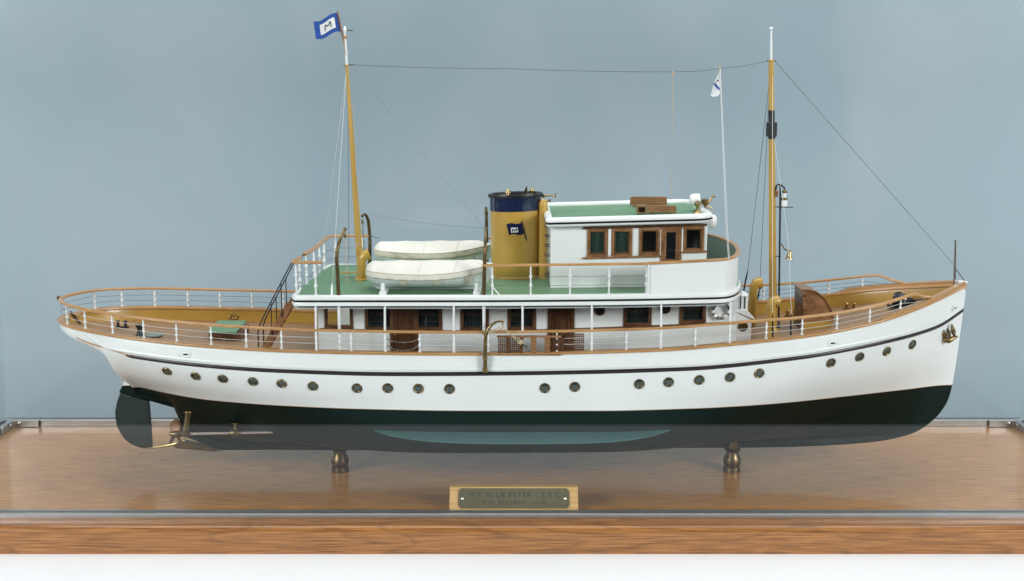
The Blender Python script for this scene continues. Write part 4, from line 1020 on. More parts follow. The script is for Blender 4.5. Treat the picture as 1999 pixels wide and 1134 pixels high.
# ------------------------------------------------------------------ davits
def davit(pts, rs, pole_px, s, y0):
    d = obj("boat_davit", MB().tube(pts, rs, 10), "bronze", yacht, 60)
    f_ = Vector(pts[0]); obj("davit_socket", MB().lathe([(.0036, 0), (.0036, .0012), (.0026, .0022), (.0024, .006)], (f_.x, f_.y, f_.z-.001), n=12), "bronze", d)
    e = Vector(pts[-1]); obj("davit_head", MB().sphere(e, .0022, 10), "bronze", d)
    m = MB().box(e-Vector((0, 0, .0085)), (.0030, .0022, .0046)); m.tube([e, e-Vector((0, 0, .006))], .0006, 5)
    obj("block", m, "bright_brass", d, 0, bevel=.0006)
    k = pts[len(pts)//2]; obj("cleat", MB().tube([(k[0]-.003, k[1]-.002, k[2]), (k[0]+.003, k[1]-.002, k[2]+.001)], .0008, 6), "bronze", d)
    for off in (-.0012, .0012):
        obj("fall", MB().tube([e-Vector((off, 0, .010)), Vector((e.x+off*1.5+.0015, e.y+.002*s, zbd(e.x)+.010))], .00032, 5), "rope" if s < 0 else "wire_dark", d)
    if pole_px: obj("davit_pole", MB().tube([(f_.x, f_.y, f_.z-.012), (f_.x, f_.y+s*.001, Zc(f_.x)+.003)], .0019, 10), "white_metal", d)
    return d
def arc(pxs, Ys): return [at(x, y, Y) for (x, y), Y in zip(pxs, Ys)]
davit(arc([(661, 577), (658.5, 524), (657, 505), (658, 491), (662, 474), (668.5, 456), (673.5, 447)], [-.122, -.122, -.122, -.1215, -.118, -.108, -.099]), [.0024, .0024, .0023, .0022, .0020, .0017, .0015], 663, -1, -.122)
davit(arc([(944.5, 579), (945.7, 524), (946.4, 500), (947.2, 482), (948, 468), (948.5, 456), (948.5, 446)], [-.122, -.122, -.122, -.1215, -.118, -.108, -.099]), [.0024, .0024, .0023, .0022, .0020, .0017, .0015], 943, -1, -.122)
davit(arc([(722, 515), (722, 470), (721, 448), (719, 431), (716, 422), (712, 418), (707.5, 421)], [.122, .122, .122, .119, .112, .103, .096]), [.0026, .0025, .0024, .0022, .0020, .0018, .0015], 0, 1, .122)
xf_ = at(948, 500, -.122).x-.004
davit([(xf_, .122, zbd(xf_)), (xf_, .122, zbd(xf_)+.05), (xf_, .1215, zbd(xf_)+.062), (xf_, .116, zbd(xf_)+.074), (xf_, .106, zbd(xf_)+.082), (xf_, .097, zbd(xf_)+.084), (xf_, .090, zbd(xf_)+.080)], [.0026, .0025, .0024, .0022, .0020, .0018, .0015], 0, 1, .122)

# ------------------------------------------------------------------ masts
def mast(foot, head, r0, r1, z0, name, label):
    f_, h_ = at(*foot, 0), at(*head, 0); d = (h_-f_); f2 = f_+d*((z0-f_.z)/d.z)
    n = 12; o = obj(name, MB().tube([f2.lerp(h_, i/n) for i in range(n+1)], [lerp(r0, r1, (i/n)**1.3) for i in range(n+1)], 16), "ochre_paint", yacht, 60, label=label)
    return o, f2, h_, d.normalized()
m2, m2f, m2h, m2d = mast((705, 548), (677, 128), .0047, .0019, zbd(-.2)+.003, "aft_mast", "ochre mast abaft the lifeboats, carrying the house flag")
m1, m1f, m1h, m1d = mast((1509, 632), (1505.5, 117), .0054, .0033, zdeck(.34)-.0005, "fore_mast", "ochre mast on the foredeck with black lantern box")
obj("mast_coat", MB().lathe([(.0085, 0), (.0085, .0016), (.0060, .0034), (.0050, .0045)], m2f-Vector((0, 0, .001)), n=20), "ochre_paint", m2, 40)
obj("boom_crutch", MB().box(m2f+Vector((-.012, -.002, .0065)), (.026, .006, .0016)), "ochre_paint", m2, 0, bevel=.0004)
obj("mast_coat", MB().lathe([(.0095, 0), (.0095, .0018), (.0068, .0040), (.0056, .005)], m1f, n=20), "ochre_paint", m1, 40)
# aft topmast, truck light, flag staff
tp = at(673.5, 62, 0)
obj("topmast", MB().tube([m2h-m2d*.004, at(676, 108, 0), tp], [.0017, .0016, .0012], 10), "white_metal", m2, 60)
obj("mast_band", MB().lathe([(.0026, -.001), (.0030, 0), (.0026, .0012)], m2h, m2d, 12), "ochre_paint", m2)
obj("mast_band", MB().lathe([(.0019, -.002), (.0022, 0), (.0019, .002)], at(674.5, 72, 0), m2d, 12), "rail_wood", m2)
obj("truck_light", MB().lathe([(.0017, 0), (.0022, .002), (.0021, .004), (.0012, .0062), (.0002, .0070)], tp, (0, 0, 1), 14), "lamp_white", m2)
obj("truck_arm", MB().tube([at(670, 58, 0), at(689, 59.5, 0)], .0007, 6), "gunmetal", m2)
obj("band_arm", MB().tube([at(671, 127.5, 0), at(690, 126.5, 0)], .0007, 6), "gunmetal", m2)
fs0, fs1 = at(676.5, 110, 0), at(659, 22, 0)
obj("flag_staff", MB().tube([fs0, fs1], [.0012, .0011], 8), "mahogany_tan", m2)
obj("halyard", MB().tube([at(669, 72, -.001), at(675, 108, -.002)], .0004, 5), "rope", m2)
obj("halyard", MB().tube([at(690, 205, -.003), at(699, 440, -.004), at(702, 480, -.005)], .0004, 5), "rope", m2)
obj("cleat", MB().box(at(698, 478, -.0055), (.003, .002, .004)), "rope", m2)
# fore topmast and fittings
t1 = at(1505.5, 56, 0)
obj("topmast", MB().tube([m1h-m1d*.003, t1], [.0016, .0012], 10), "white_metal", m1, 60)
obj("mast_truck", MB().lathe([(.0010, -.001), (.0032, 0), (.0030, .001), (.0014, .0020), (.0002, .0024)], t1, (0, 0, 1), 14), "lamp_white", m1)
obj("mast_band", MB().lathe([(.0038, -.0012), (.0042, 0), (.0038, .0012)], m1h-m1d*.001, m1d, 14), "ochre_paint", m1)
for sgn in (-1, 1): obj("band_eye", MB().sphere(m1h+Vector((sgn*.0046, 0, -.001)), .0010, 8), "gunmetal", m1)
def seg(y0, y1, r, n, material, name):
    za_, zc_ = at(1507, y0, 0).z, at(1507, y1, 0).z; ax = lambda z: m1f.lerp(m1h, (z-m1f.z)/(m1h.z-m1f.z))
    a, c = ax(za_), ax(zc_); return obj(name, MB().tube([a, c], r, n), material, m1, 40)
seg(215, 242, .0041, 16, "black_paint", "black_sleeve"); seg(264, 271, .0047, 16, "black_paint", "black_sleeve")
bc = m1f.lerp(m1h, (at(1507, 252.5, 0).z-m1f.z)/(m1h.z-m1f.z)); obj("lantern_box", MB().lathe([(.0066, -.0092), (.0073, -.0085), (.0073, .0085), (.0068, .0092)], bc, (0, 0, 1), 8), "black_paint", m1, 25)
# bell post ahead of the mast
bp0, bp1 = at(1520, 640, -.004), at(1523.5, 361, -.004)
post = obj("bell_post", MB().tube([bp0, bp1], .0013, 8), "gunmetal", m1)
obj("post_foot", MB().lathe([(.0030, 0), (.0028, .001), (.0014, .003)], bp0, (0, 0, 1), 10), "gunmetal", post)
obj("post_arm", MB().tube([at(1514.5, 374, -.004), at(1515.5, 363, -.004), at(1517.5, 360.5, -.004), at(1524, 360, -.004), at(1527, 363, -.004), at(1531, 366, -.004), at(1531.5, 372, -.004)], .0010, 6), "gunmetal", post)
obj("post_bracket", MB().tube([at(1514, 404, -.004), at(1548, 404.5, -.004)], .0007, 6).tube([at(1514, 500.5, -.004), at(1524, 500.5, -.004)], .0007, 6), "gunmetal", post)
l1 = at(1531.3, 389, -.004); obj("signal_lamp", MB().lathe([(.0014, .0120), (.0030, .0105), (.0030, .0082), (.0026, .0080), (.0026, .0022), (.0034, .0020), (.0040, -.0010), (.0040, -.0090), (.0026, -.0095)][::-1], l1, (0, 0, 1), 14), "lamp_white", post, 35)
obj("lamp_cap", MB().lathe([(.0031, .0085), (.0033, .0098), (.0028, .0112), (.0010, .0128)], l1, (0, 0, 1), 14), "bronze", post)
obj("lamp_collar", MB().lathe([(.0042, -.0008), (.0043, .0006), (.0036, .0022)], l1, (0, 0, 1), 14), "bronze", post)
obj("signal_lamp", MB().lathe([(.0010, -.004), (.0022, -.0035), (.0022, .0035), (.0012, .0048)], at(1516, 378, -.004), (0, 0, 1), 12), "copper_red", post)
obj("bell_bracket", MB().tube([at(1523, 476, -.004), at(1527, 477.5, -.004), at(1530, 484, -.004), at(1534, 488, -.004), at(1540, 488.5, -.004)], .0009, 6), "brass", post)
bl = at(1540.3, 505.5, -.004)
obj("ship_bell", MB().lathe([(.0052, 0), (.0050, .0010), (.0036, .0035), (.0028, .0065), (.0026, .0088), (.0016, .0102), (.0010, .0108), (.0012, .0122)], bl, (.06, 0, 1), 18).sphere(bl+Vector((0, 0, -.0002)), .0012, 8), "bright_brass", post, 40)

# ------------------------------------------------------------------ rigging
def line(name, pts, r, material, drop=0.0, parent=None):
    pts = [Vector(p) for p in pts]
    return obj(name, MB().tube(sag(pts, r, 10, drop) if drop else pts, r, 5), material, parent or yacht)
line("triatic_stay", [at(690, 126.5, 0), at(1000, 134, 0), at(1314, 140, 0), at(1406, 133.5, 0), at(1501, 118.5, 0)], .00034, "wire_dark", .0012)
line("fore_stay", [m1h+Vector((.0046, 0, -.001)), at(1861, 515, 0)], .00030, "wire_dark")
for dx in (0, 2.2): line("signal_halyard", [at(1314-dx*.3, 143, 0), at(1310.5+dx*.2, 390, -.02)], .00022, "rope")
for dx in (0, 3): line("signal_halyard", [at(1406.5-dx*.4, 136, -.002), at(1420-dx, 440, -.09), at(1424-dx*.6, 506, -YE+.004)], .00034, "wire_white")
for px, py in ((1314.3, 143), (1405.5, 136)): obj("halyard_block", MB().sphere(at(px, py, 0), .0020, 8, (.8, .7, 1.5)), "rope", yacht)
hd = at(1503, 150, 0)
line("shroud", [hd, at(1458, 545, .095)], .00036, "wire_dark"); line("shroud", [hd, at(1482, 580, .112)], .00036, "wire_dark")
for px, py, Y in ((1457, 553, .096), (1481, 588, .1125)):
    a_ = at(px+2, py-24, Y*.96); c_ = Vector((a_.x-.001, b(a_.x)-.003, Zc(a_.x)+.003)); obj("turnbuckle", MB().tube([a_, a_.lerp(c_, .3), a_.lerp(c_, .7), c_], [.0004, .0012, .0012, .0004], 6), "gunmetal", yacht)
line("shroud", [at(1508, 150, -.003), at(1508, 610, -.105)], .00032, "wire_white"); line("shroud", [at(1511, 270, -.003), at(1539, 470, -.05), at(1545, 612, -.105)], .00026, "wire_white")
for px, py in ((1508, 612), (1544, 612)):
    a_ = at(px, py, -.105); c_ = Vector((a_.x, -b(a_.x)+.009, zdeck(a_.x, .1))); obj("turnbuckle", MB().tube([a_, a_.lerp(c_, .3), a_.lerp(c_, .75), c_], [.0004, .0011, .0011, .0006], 6), "gunmetal", yacht)
hd2 = at(676, 140, 0)
line("shroud", [hd2, at(628, 512, .118)], .00034, "wire_white"); line("shroud", [hd2, at(648, 560, -.120)], .00034, "wire_white"); line("shroud", [at(679, 140, 0), at(681, 512, .122)], .0003, "wire_dark")
a_ = at(648.5, 553, -.120); obj("turnbuckle", MB().tube([a_, at(648, 563, -.121), at(648, 577, -.1225)], [.0005, .0014, .0016], 8), "white_metal", yacht)
line("stay", [at(686, 129, 0), at(947, 447, .094)], .00010, "wire_dark"); line("davit_span", [at(722, 418, .105), at(947, 445, .094)], .00016, "wire_dark", .003)
line("davit_guy", [at(722, 460, .122), at(742, 466, .10)], .0004, "wire_dark")
# bow staff
bs0, bs1 = at(1863.5, 556, 0), at(1865, 468, 0)
staff = obj("bow_staff", MB().tube([bs0-Vector((0, 0, .006)), bs1], [.0020, .0014], 12), "silver_rod", yacht, 60)
obj("staff_ball", MB().sphere(bs1, .0022, 8, (1, 1, .5)), "steel", staff); line("staff_stay", [at(1865, 524, 0), at(1886, 552, 0)], .0006, "gunmetal", parent=staff)

# ------------------------------------------------------------------ flags
def cloth(root, name, corners, Y, material, nu=14, nv=8, amp=.0020, mask=None, off=0.0, th=.0004):
    TL, TR, BR, BL = corners
    def P(u, v):
        x = lerp(lerp(TL[0], TR[0], u), lerp(BL[0], BR[0], u), v); y = lerp(lerp(TL[1], TR[1], u), lerp(BL[1], BR[1], u), v)
        y += 3.2*math.sin(u*math.pi*2)*amp/.002
        return at(x, y, Y+amp*1.6*math.sin(u*math.pi*2.0+.6)-off)
    rows = [[P(lerp(mask[0], mask[1], i/nu) if mask else i/nu, lerp(mask[2], mask[3], j/nv) if mask else j/nv) for i in range(nu+1)] for j in range(nv+1)]
    m = MB().grid(rows); n_ = len(m.v); back = [[p+Vector((0, th, 0)) for p in r_] for r_ in rows]; m.grid(back)
    o = obj(name, m, material, root, 70); return o, P
fq = [(612, 41.5), (661, 25.5), (667, 62), (616.5, 76)]
hf = empty("house_flag", at(664, 60, 0), "blue flag with white panel and letter M at the aft masthead", "flag")
cl_, PF = cloth(hf, "flag_cloth", fq, 0, "flag_blue")
cloth(cl_, "white_panel", fq, 0, "flag_white", mask=(.22, .80, .22, .78), off=.0004, th=.0001)
cloth(cl_, "white_panel", fq, 0, "flag_white", mask=(.22, .80, .22, .78), off=-.0006, th=.0001)
def stroke(P, parent, a, c, w_, off):
    n = 5; rows = []
    dx, dy = c[0]-a[0], c[1]-a[1]; l_ = math.hypot(dx*1.4, dy); nx, ny = -dy/l_*w_/1.4, dx*1.4/l_*w_
    for i in range(n+1):
        t_ = i/n; u, v = lerp(a[0], c[0], t_), lerp(a[1], c[1], t_); rows.append([P(u-nx, v-ny)+Vector((0, -off, 0)), P(u+nx, v+ny)+Vector((0, -off, 0))])
    obj("letter_stroke", MB().grid(rows), "navy_paint", parent, 60)
for a, c in (((.39, .66), (.435, .36)), ((.435, .36), (.515, .52)), ((.515, .52), (.63, .34)), ((.63, .34), (.64, .66))): stroke(PF, cl_, a, c, .022, .0009)
cp = empty("club_pennant", at(1405, 140, 0), "small white pennant with blue stripe hanging from the signal halyard", "pennant")
pp = [(1404.5, 141), (1405, 183), (1402, 187), (1393, 188.5), (1387, 187), (1391, 172), (1396.5, 157)]
v3 = [at(x, y, -.004+.0012*math.sin(i*1.7)) for i, (x, y) in enumerate(pp)]
m = MB(); n_ = len(v3); m.add(v3+[p+Vector((0, .0006, 0)) for p in v3], [tuple(range(n_)), tuple(range(2*n_-1, n_-1, -1))]+[(i, i+n_, (i+1) % n_+n_, (i+1) % n_) for i in range(n_)])
pc_ = obj("pennant_cloth", m, "flag_white", cp, 0)
v3 = [at(x, y, -.0062) for x, y in [(1395.2, 160.8), (1404.6, 172), (1404.8, 177), (1393.4, 165.5)]]
obj("blue_stripe", MB().add(v3, [(0, 1, 2, 3)]), "flag_blue", pc_, 0)
obj("pennant_emblem", MB().lathe([(.0013, 0), (.0013, .0003)], at(1401.5, 157.5, -.0060), (0, -1, 0), 8), "copper_red", pc_)

# ------------------------------------------------------------------ life ring on the deckhouse
rc = at(1406, 605, YW); rc.y = YW-.0034
lr = empty("life_ring", (rc.x, YW, rc.z-.012), "white life ring with black lettering hung on the deckhouse front end", "life ring")
rows = [[(rc.x+(.0098+.0022*math.cos(q))*math.cos(a), rc.y-.0024*math.sin(q), rc.z+(.0098+.0022*math.cos(q))*math.sin(a)) for q in [k*math.pi/6 for k in range(12)]] for a in [i*math.pi/24 for i in range(48)]]
ring = obj("ring_body", MB().grid(rows, True, True), "lamp_white", lr, 70)
for a0 in (35, 145, 205, 335):
    rows = [[(rc.x+(.0098+.0025*math.cos(q))*math.cos(a), rc.y-.0027*math.sin(q), rc.z+(.0098+.0025*math.cos(q))*math.sin(a)) for q in [k*math.pi/6 for k in range(12)]] for a in [R(a0-5+5*i) for i in range(3)]]
    if a0 > 200: obj("rope_band", MB().grid(rows, False, True), "dark_green", ring, 70)
for word, mid_, step, flipd in (("BLUE", 142, 15.5, 1), ("PETER", 42, 13.5, 1), ("S.Y.C.", 270, 10.5, -1)):
    n_ = len(word)
    for i, chx in enumerate(word):
        ang = mid_-flipd*(i-(n_-1)/2)*step
        a = R(ang); pos = Vector((rc.x+.0098*math.cos(a), rc.y-.0028, rc.z+.0098*math.sin(a)))
        M_ = Matrix.Translation(pos) @ Matrix.Rotation(-R(ang-90) if flipd > 0 else -R(ang-270), 4, 'Y') @ ROT_FACE
        text("letter", chx, .0044, M_, "ink", ring, 1, .0004, .00022)

# ------------------------------------------------------------------ foredeck fittings
def cowl(base, top_z, r, mouth_dir, name, label, parent=yacht):
    x, y, z = base; d = Vector(mouth_dir).normalized()
    h = top_z-z; pts = [Vector((x, y, z)), Vector((x, y, z+h*.5)), Vector((x, y, z+h*.72)), Vector((x, y, z+h*.86))+d*.0012, Vector((x, y, z+h*.93))+d*.0042, Vector((x, y, z+h*.93))+d*.0095]
    o = obj(name, MB().tube(pts, [r, r, r*1.02, r*1.12, r*1.28, r*1.45], 18, caps=False), "ochre_paint", parent, 60, label=label)
    obj("cowl_rim", MB().lathe([(r*1.3, -.001), (r*1.52, -.0006), (r*1.56, .0004), (r*1.48, .0008)], pts[-1], d, 18), "ochre_paint", o, 50)
    obj("cowl_throat", MB().lathe([(r*1.3, -.0035), (r*1.3, -.003)], pts[-1], d, 18), "copper_red", o, 50)
    obj("cowl_base", MB().lathe([(r*1.7, 0), (r*1.7, .0014), (r*1.15, .0026)], (x, y, z-.0002), n=18), "bright_brass" if parent is yacht and x > .25 else "ochre_paint", o, 40)
    return o
c1 = at(1502, 656, -.055); cowl((c1.x, -.055, zdeck(c1.x, .055)), at(1502, 583, -.055).z, .0052, (1, .45, 0), "cowl_vent", "ochre cowl vent beside the fore mast, nearer the glass")
c2 = at(1468, 625, .035); cowl((c2.x, .035, zdeck(c2.x, .035)), at(1468, 547, .035).z, .0056, (1, .35, 0), "cowl_vent", "ochre cowl vent abaft the fore mast, farther back")
c3 = at(707, 546, -.022); cowl((c3.x, -.022, zbd(c3.x)+.003), at(712, 498, -.022).z, .0052, (1, .25, .35), "cowl_vent", "ochre cowl vent at the foot of the aft mast")
# companionway with quarter-round roof
yc = .024
side = [(1567.7, 628), (1567.7, 567), (1578, 567.5), (1588, 569.5), (1598, 574), (1607, 581.5), (1615, 592), (1621, 604), (1625, 619), (1625.5, 627)]
sp_ = [at(x, y, -yc) for x, y in side]
comp = obj("companionway", MB().prism([(p.x, p.z) for p in sp_], -yc, yc), "mahogany_tan", yacht, 25, label="varnished companionway hood with rounded roof")
rp_ = [(p.x, p.z) for p in sp_[1:]]; rp_[0] = (rp_[0][0]-.004, rp_[0][1]+.0004)
rows = []
for y in (-yc-.0022, yc+.0022):
    rows.append([(x, y, z+.0004) for x, z in rp_]+[(x+(.0007 if i > 4 else 0), y, z+.0020) for i, (x, z) in list(enumerate(rp_))[::-1]])
m = MB().grid(rows, closed_v=True); k_ = len(rows[0]); m.f += [tuple(range(k_)), tuple(range(2*k_-1, k_-1, -1))]
obj("hood_roof", m, "mahogany_tan", comp, 30)
x_ = sp_[0].x
zl = zdeck(x_, yc)
obj("hood_coaming", MB().add([(x_+.0012, y, zdeck(x_)-.001) for y in (-yc+.0008, yc-.0008)]+[(sp_[-1].x-.001, y, zdeck(sp_[-1].x)-.001) for y in (yc-.0008, -yc+.0008)]+[(x_+.0012, y, sp_[0].z) for y in (-yc+.0008, yc-.0008)]+[(sp_[-1].x-.001, y, sp_[-1].z) for y in (yc-.0008, -yc+.0008)], [(0, 1, 2, 3), (4, 5, 6, 7), (0, 1, 5, 4), (1, 2, 6, 5), (2, 3, 7, 6), (3, 0, 4, 7)]), "ochre_paint", comp, 0)
for y0, y1 in ((-yc+.002, -.0006), (.0006, yc-.002)):
    d_ = obj("hood_door", MB().bbox((x_-.0014, y0, zl), (x_-.0001, y1, sp_[1].z-.003)), "door_wood", comp, 0, bevel=.0003)
    obj("door_knob", MB().sphere((x_-.0022, (y0+y1)/2, lerp(zl, sp_[1].z, .5)), .0012, 8), "brass", d_)
for zf in (.35, .8): obj("door_hinge", MB().bbox((x_-.0018, -yc-.0006, lerp(sp_[0].z, sp_[1].z, zf)), (x_+.0024, -yc-.0001, lerp(sp_[0].z, sp_[1].z, zf)+.0022)), "bronze", comp, 0)
# white locker and lantern turret ahead of the deckhouse
yl = -.048
a_, c_ = at(1437, 656, yl), at(1466, 655, yl); zt0, zt1 = at(1440, 606, yl).z, at(1470, 620, yl).z
lk = obj("vent_locker", MB().prism([(a_.x, zdeck(a_.x)-.001), (c_.x, zdeck(c_.x)-.001), (c_.x, zt1-.001), (a_.x, zt0-.001)], yl, yl+.050), "white_paint", yacht, 0, bevel=.0004, label="white deck locker with porthole and louvred turret")
obj("locker_lid", MB().prism([(a_.x-.001, zt0-.001), (c_.x+.0035, zt1-.002), (c_.x+.0035, zt1-.0006), (a_.x+.012, zt0+.0012), (a_.x-.001, zt0+.0012)], yl-.003, yl+.053), "white_paint", lk, 0, bevel=.0004)
q = at(1450, 637, yl); f_ = obj("porthole", MB().lathe([(.0066, -.0004), (.0066, .0008), (.0058, .0014), (.0050, .0012)], (q.x, yl, q.z), (0, -1, 0), 20), "bronze", lk, 35); obj("porthole_glass", MB().lathe([(.0050, 0), (.0050, .0006)], (q.x, yl, q.z), (0, -1, 0), 18), "dark_glass", f_)
tq = at(1449.5, 607, yl+.010); ty = yl+.010; tz = tq.z; th_ = at(1449.5, 576, ty).z-tz
tur = obj("vent_turret", MB().lathe([(.0042, 0), (.0042, th_)], (tq.x, ty, tz), n=12), "dark_green", lk, 30)
for i in range(6):
    a = R(15+60*i); obj("turret_post", MB().box((tq.x+.0054*math.cos(a), ty+.0054*math.sin(a), tz+th_/2), (.0016, .0034, th_), Matrix.Rotation(a, 3, 'Z')), "white_paint", tur, 0)
obj("turret_cap", MB().lathe([(.0070, -.0008), (.0072, .0004), (.0062, .0012), (.0036, .0038), (.0010, .0056)], (tq.x, ty, tz+th_), n=16), "white_paint", tur, 30)
obj("turret_base", MB().lathe([(.0066, 0), (.0066, .0010), (.0058, .0014)], (tq.x, ty, tz-.0002), n=16), "white_paint", tur, 30)
# windlass
wc = at(1766, 604, -.004); wz = zdeck(wc.x)
wl = obj("windlass", MB().bbox((wc.x-.017, -.020, wz), (wc.x+.015, .020, wz+.0030)), "gunmetal", yacht, 0, bevel=.0008, label="dark anchor windlass on the foredeck")
for y in (-.018, .012): obj("windlass_cheek", MB().prism([(wc.x-.011, wz+.003), (wc.x+.011, wz+.003), (wc.x+.006, wz+.015), (wc.x+.001, wz+.018), (wc.x-.006, wz+.016), (wc.x-.010, wz+.009)], y, y+.005), "gunmetal", wl, 20, bevel=.0006)
obj("windlass_drum", MB().lathe([(.0075, -.028), (.0078, -.026), (.0052, -.024), (.0050, -.020), (.0078, -.018), (.0085, -.009), (.0060, -.006), (.0060, .004), (.0085, .007), (.0078, .016), (.0050, .018), (.0052, .024), (.0078, .026), (.0075, .028)], (wc.x+.001, 0, wz+.0105), (0, 1, 0), 18), "gunmetal", wl, 35)
obj("windlass_gear", MB().lathe([(.0088, -.0012), (.0088, .0012)], (wc.x-.010, -.010, wz+.010), (0, 1, 0), 22), "gunmetal", wl, 20)
for dx, dz in ((.004, .006), (.010, .003), (-.006, .017)): obj("windlass_fitting", MB().sphere((wc.x+dx, -.0225, wz+dz), .0022, 10), "steel", wl)
obj("windlass_brake", MB().tube([(wc.x+.004, -.016, wz+.014), (wc.x+.016, -.018, wz+.016), (wc.x+.020, -.018, wz+.0155)], .0010, 6), "gunmetal", wl)
# bollards on the foredeck
def bitts(x, y, material="brass", k=1.0):
    z = zdeck(x, y); o = obj("bollard", MB().bbox((x-.009*k, y-.0035*k, z), (x+.009*k, y+.0035*k, z+.0016)), material, yacht, 0)
    for d in (-.005, .005): obj("bollard_post", MB().lathe([(.0020*k, 0), (.0018*k, .0055*k), (.0028*k, .0066*k), (.0024*k, .0082*k), (.0004, .0088*k)], (x+d*k, y, z+.0014), n=12), material, o, 45)
for px, py, Y in ((1545, 602, .075), (1660, 590, .06)):
    q = at(px, py, Y); bitts(q.x, Y, "brass")
# anchor in the starboard hawse
p, n = on_hull(1849, 655)
an = empty("anchor", p, "bronze stockless anchor hung against the white bow", "anchor")
u = Vector((1, 0, 0)); u = (u-n*u.dot(n)).normalized(); v = Vector((0, 0, 1)); v = (v-n*v.dot(n)-u*v.dot(u)).normalized()
ya = p.y-.004
def AQ(px, py, d=0): return at(px, py, ya-d)
obj("anchor_shank", MB().tube([p+v*.010-n*.003, AQ(1853, 648, -.001), AQ(1854, 661, .001)], [.0018, .0020, .0024], 8), "bronze", an)
obj("anchor_crown", MB().tube([AQ(1838, 660, 0), AQ(1844, 664.5, .002), AQ(1852, 665.5, .003), AQ(1860, 660.5, .002), AQ(1869, 656.5, 0)], [.0012, .0030, .0034, .0030, .0012], 10), "brass_dull", an, 60)
for fl0, fl1, sg in (((1845.5, 664), (1840.5, 639), -1), ((1863, 657), (1858, 632), 1)):
    rows = []
    for i in range(9):
        t_ = i/8; w_ = 5.0*math.sin(math.pi*(.10+.86*t_))**.9; cx_, cy_ = lerp(fl0[0], fl1[0], t_), lerp(fl0[1], fl1[1], t_); dd = .004*math.sin(math.pi*t_)
        rows.append([AQ(cx_-w_, cy_, dd), AQ(cx_, cy_, dd+.0022), AQ(cx_+w_, cy_, dd-.001), AQ(cx_, cy_, dd-.0018)])
    m = MB().grid(rows, closed_v=True); m.f += [(0, 1, 2, 3), (32, 33, 34, 35)]; obj("anchor_fluke", m, "brass_dull", an, 50)

# ------------------------------------------------------------------ after deck fittings
ys0, ys1 = -.020, .038
s0, s1 = at(408, 668, ys0), at(469, 670, ys0); sz0 = zdeck(s0.x, .03)
sk = obj("deck_skylight", MB().bbox((s0.x, ys0, sz0-.001), (s1.x, ys1, at(430, 650, ys0).z)), "mahogany", yacht, 0, bevel=.0004, label="dark wooden skylight box with green lid on the after deck")
zt_ = at(430, 650, ys0).z
m = MB().add([(s0.x-.002, ys0-.002, zt_+.0002), (s1.x-.004, ys0-.002, zt_+.0002), (s1.x-.004, ys1+.002, zt_+.003), (s0.x-.002, ys1+.002, zt_+.003), (s0.x-.002, ys0-.002, zt_+.0018), (s1.x-.004, ys0-.002, zt_+.0018), (s1.x-.004, ys1+.002, zt_+.0046), (s0.x-.002, ys1+.002, zt_+.0046)], [(3, 2, 1, 0), (4, 5, 6, 7), (0, 1, 5, 4), (1, 2, 6, 5), (2, 3, 7, 6), (3, 0, 4, 7)])
obj("skylight_lid", m, "green_deck", sk, 0, bevel=.0004)
q = at(435, 661, ys0); f_ = obj("porthole", MB().lathe([(.0040, -.0004), (.0040, .0008), (.0034, .0012), (.0030, .0010)], (q.x, ys0, q.z), (0, -1, 0), 18), "bronze", sk, 35); obj("porthole_glass", MB().lathe([(.0030, 0), (.0030, .0005)], (q.x, ys0, q.z), (0, -1, 0), 16), "dark_glass", f_)
q = at(273, 652, -.02); z = zdeck(q.x, .02)
obj("capstan", MB().lathe([(.0052, 0), (.0050, .0016), (.0034, .004), (.0032, .010), (.0050, .0125), (.0052, .0148), (.0010, .0158)], (q.x, -.02, z), n=16), "gunmetal", yacht, 40, label="dark capstan on the after deck")
obj("hatch_cover", MB().lathe([(.0115, 0), (.0112, .0014), (.0008, .0020)], (at(300, 652, -.02).x, -.018, z+.0004), n=26), "bulwark_inside", yacht, 30)
q = at(238, 636, .02); bitts(q.x, .02, "gunmetal", 1.0)
q = at(240, 636, -.05); 
for t_ in (0, 1):
    a_ = at(137, 608+t_*2, -.02); c_ = at(157, 633, -.012); obj("stern_crutch", MB().tube([a_, a_.lerp(c_, .5)+Vector((0, 0, .0006)), c_], [.0014, .0020, .0012], 7), "bronze", yacht)
obj("stern_light", MB().lathe([(.0012, -.003), (.0026, -.002), (.0026, .002), (.0012, .003)], (-.6035, 0, Zh(-.60)+.001), (0, 0, 1), 10), "bronze", rail)

# ------------------------------------------------------------------ boarding ladder hung on the rail, and its davit
YL = -.1335
g0 = at(972, 675, YL); bl_ = empty("boarding_ladder", (at(1050, 692, YL).x, YL, at(1050, 692, YL).z), "brown wooden boarding ladder with lattice panels stowed along the side rail", "ladder")
def lattice(px0, px1, py0, py1, Y):
    r_ = wrect(px0, px1, py0, py1, Y); m = MB(); d = .0012; nx_, nz_ = int(round((r_[1]-r_[0])/.0024)), 9
    for i in range(nx_+1):
        x = lerp(r_[0], r_[1], i/nx_); m.bbox((x-.0005, Y-d, r_[2]), (x+.0005, Y+d, r_[3]))
    for k in range(nz_+1):
        z = lerp(r_[2], r_[3], k/nz_); m.bbox((r_[0], Y-d*.8, z-.0005), (r_[1], Y+d*.8, z+.0005))
    return obj("lattice_panel", m, "mahogany", bl_, 0)
lattice(973, 1020, 658, 691, YL); lattice(1094, 1139, 652, 690, YL+.006)
def plank(px0, px1, py0, py1, Y, d, material, name): 
    r_ = wrect(px0, px1, py0, py1, Y); return obj(name, MB().bbox((r_[0], Y-d, r_[2]), (r_[1], Y+d, r_[3])), material, bl_, 0, bevel=.0004)
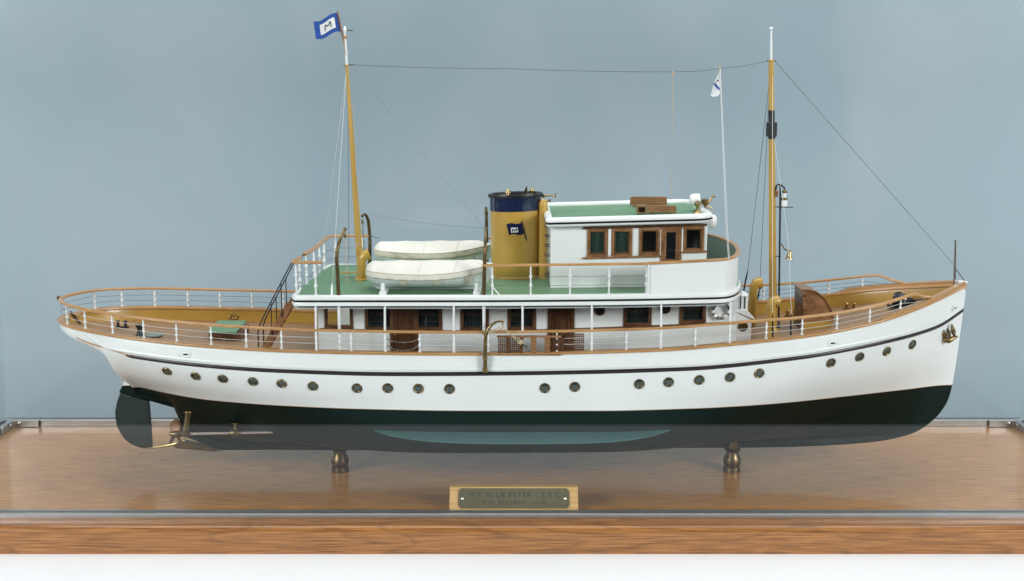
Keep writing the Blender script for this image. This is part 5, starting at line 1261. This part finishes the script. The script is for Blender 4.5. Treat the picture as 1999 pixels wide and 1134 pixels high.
plank(970, 1096, 655, 658.5, YL+.0005, .0022, "mahogany_tan", "ladder_rail"); plank(970, 1096, 689.5, 693, YL+.0005, .0022, "mahogany_tan", "ladder_rail")
for a, c in ((988.5, 995), (1014.5, 1022)): plank(a, c, 658.7, 689.2, YL-.0004, .0018, "mahogany", "ladder_stile")
for a, c in ((1036, 1047), (1063, 1074)): plank(a, c, 658.7, 689.2, YL, .0016, "teak_box", "ladder_step")
plank(1075.5, 1101, 658.7, 689.2, YL+.004, .0012, "door_wood", "ladder_stile")
yd = -.1385
dv = obj("gangway_davit", MB().tube([at(x, y, yd+o_) for x, y, o_ in [(947, 726, 0), (947, 690, 0), (947.3, 665, 0), (949, 652, 0), (953, 642, 0), (960, 633.5, 0), (969, 628, 0), (976, 626.8, 0), (982, 627, 0)]], [.0026, .0026, .0025, .0023, .0021, .0018, .0015, .0013, .0012], 12), "brass_dull", yacht, 60, label="curved brass gangway davit on the ship side")
obj("davit_socket", MB().lathe([(.0032, -.0012), (.0034, 0), (.0032, .0012)], at(947, 699, yd), (0, 0, 1), 12).lathe([(.0034, -.002), (.0034, .003)], at(947, 723, yd), (0, 0, 1), 12), "brass", dv, 40)
obj("davit_knob", MB().sphere(at(982, 626, yd), .0020, 10).tube([at(981.5, 628, yd), at(981, 636, yd)], .0008, 6), "bright_brass", dv)
for pts in ([(983.5, 634.5), (966, 643), (953, 650.5)], [(984, 638), (970, 645), (953.5, 652)], [(984, 640), (962, 648), (951, 646)], [(987, 644), (1002, 658), (1014, 668)], [(988, 643), (1004, 657), (1020, 665)], [(963, 644), (964, 654)]):
    obj("tackle_rope", MB().tube([at(x, y, yd-.002-.0006*i) for i, (x, y) in enumerate(pts)], .00055, 5), "rope", dv)
obj("tackle_block", MB().sphere(at(1016.5, 668, yd), .0038, 10, (1, .6, .8)), "rope", dv)
obj("tackle_hook", MB().tube([at(x, y, yd) for x, y in [(1019, 670), (1025, 676), (1029, 679), (1029, 675.5), (1026, 674.5)]], .0006, 5), "gunmetal", dv)
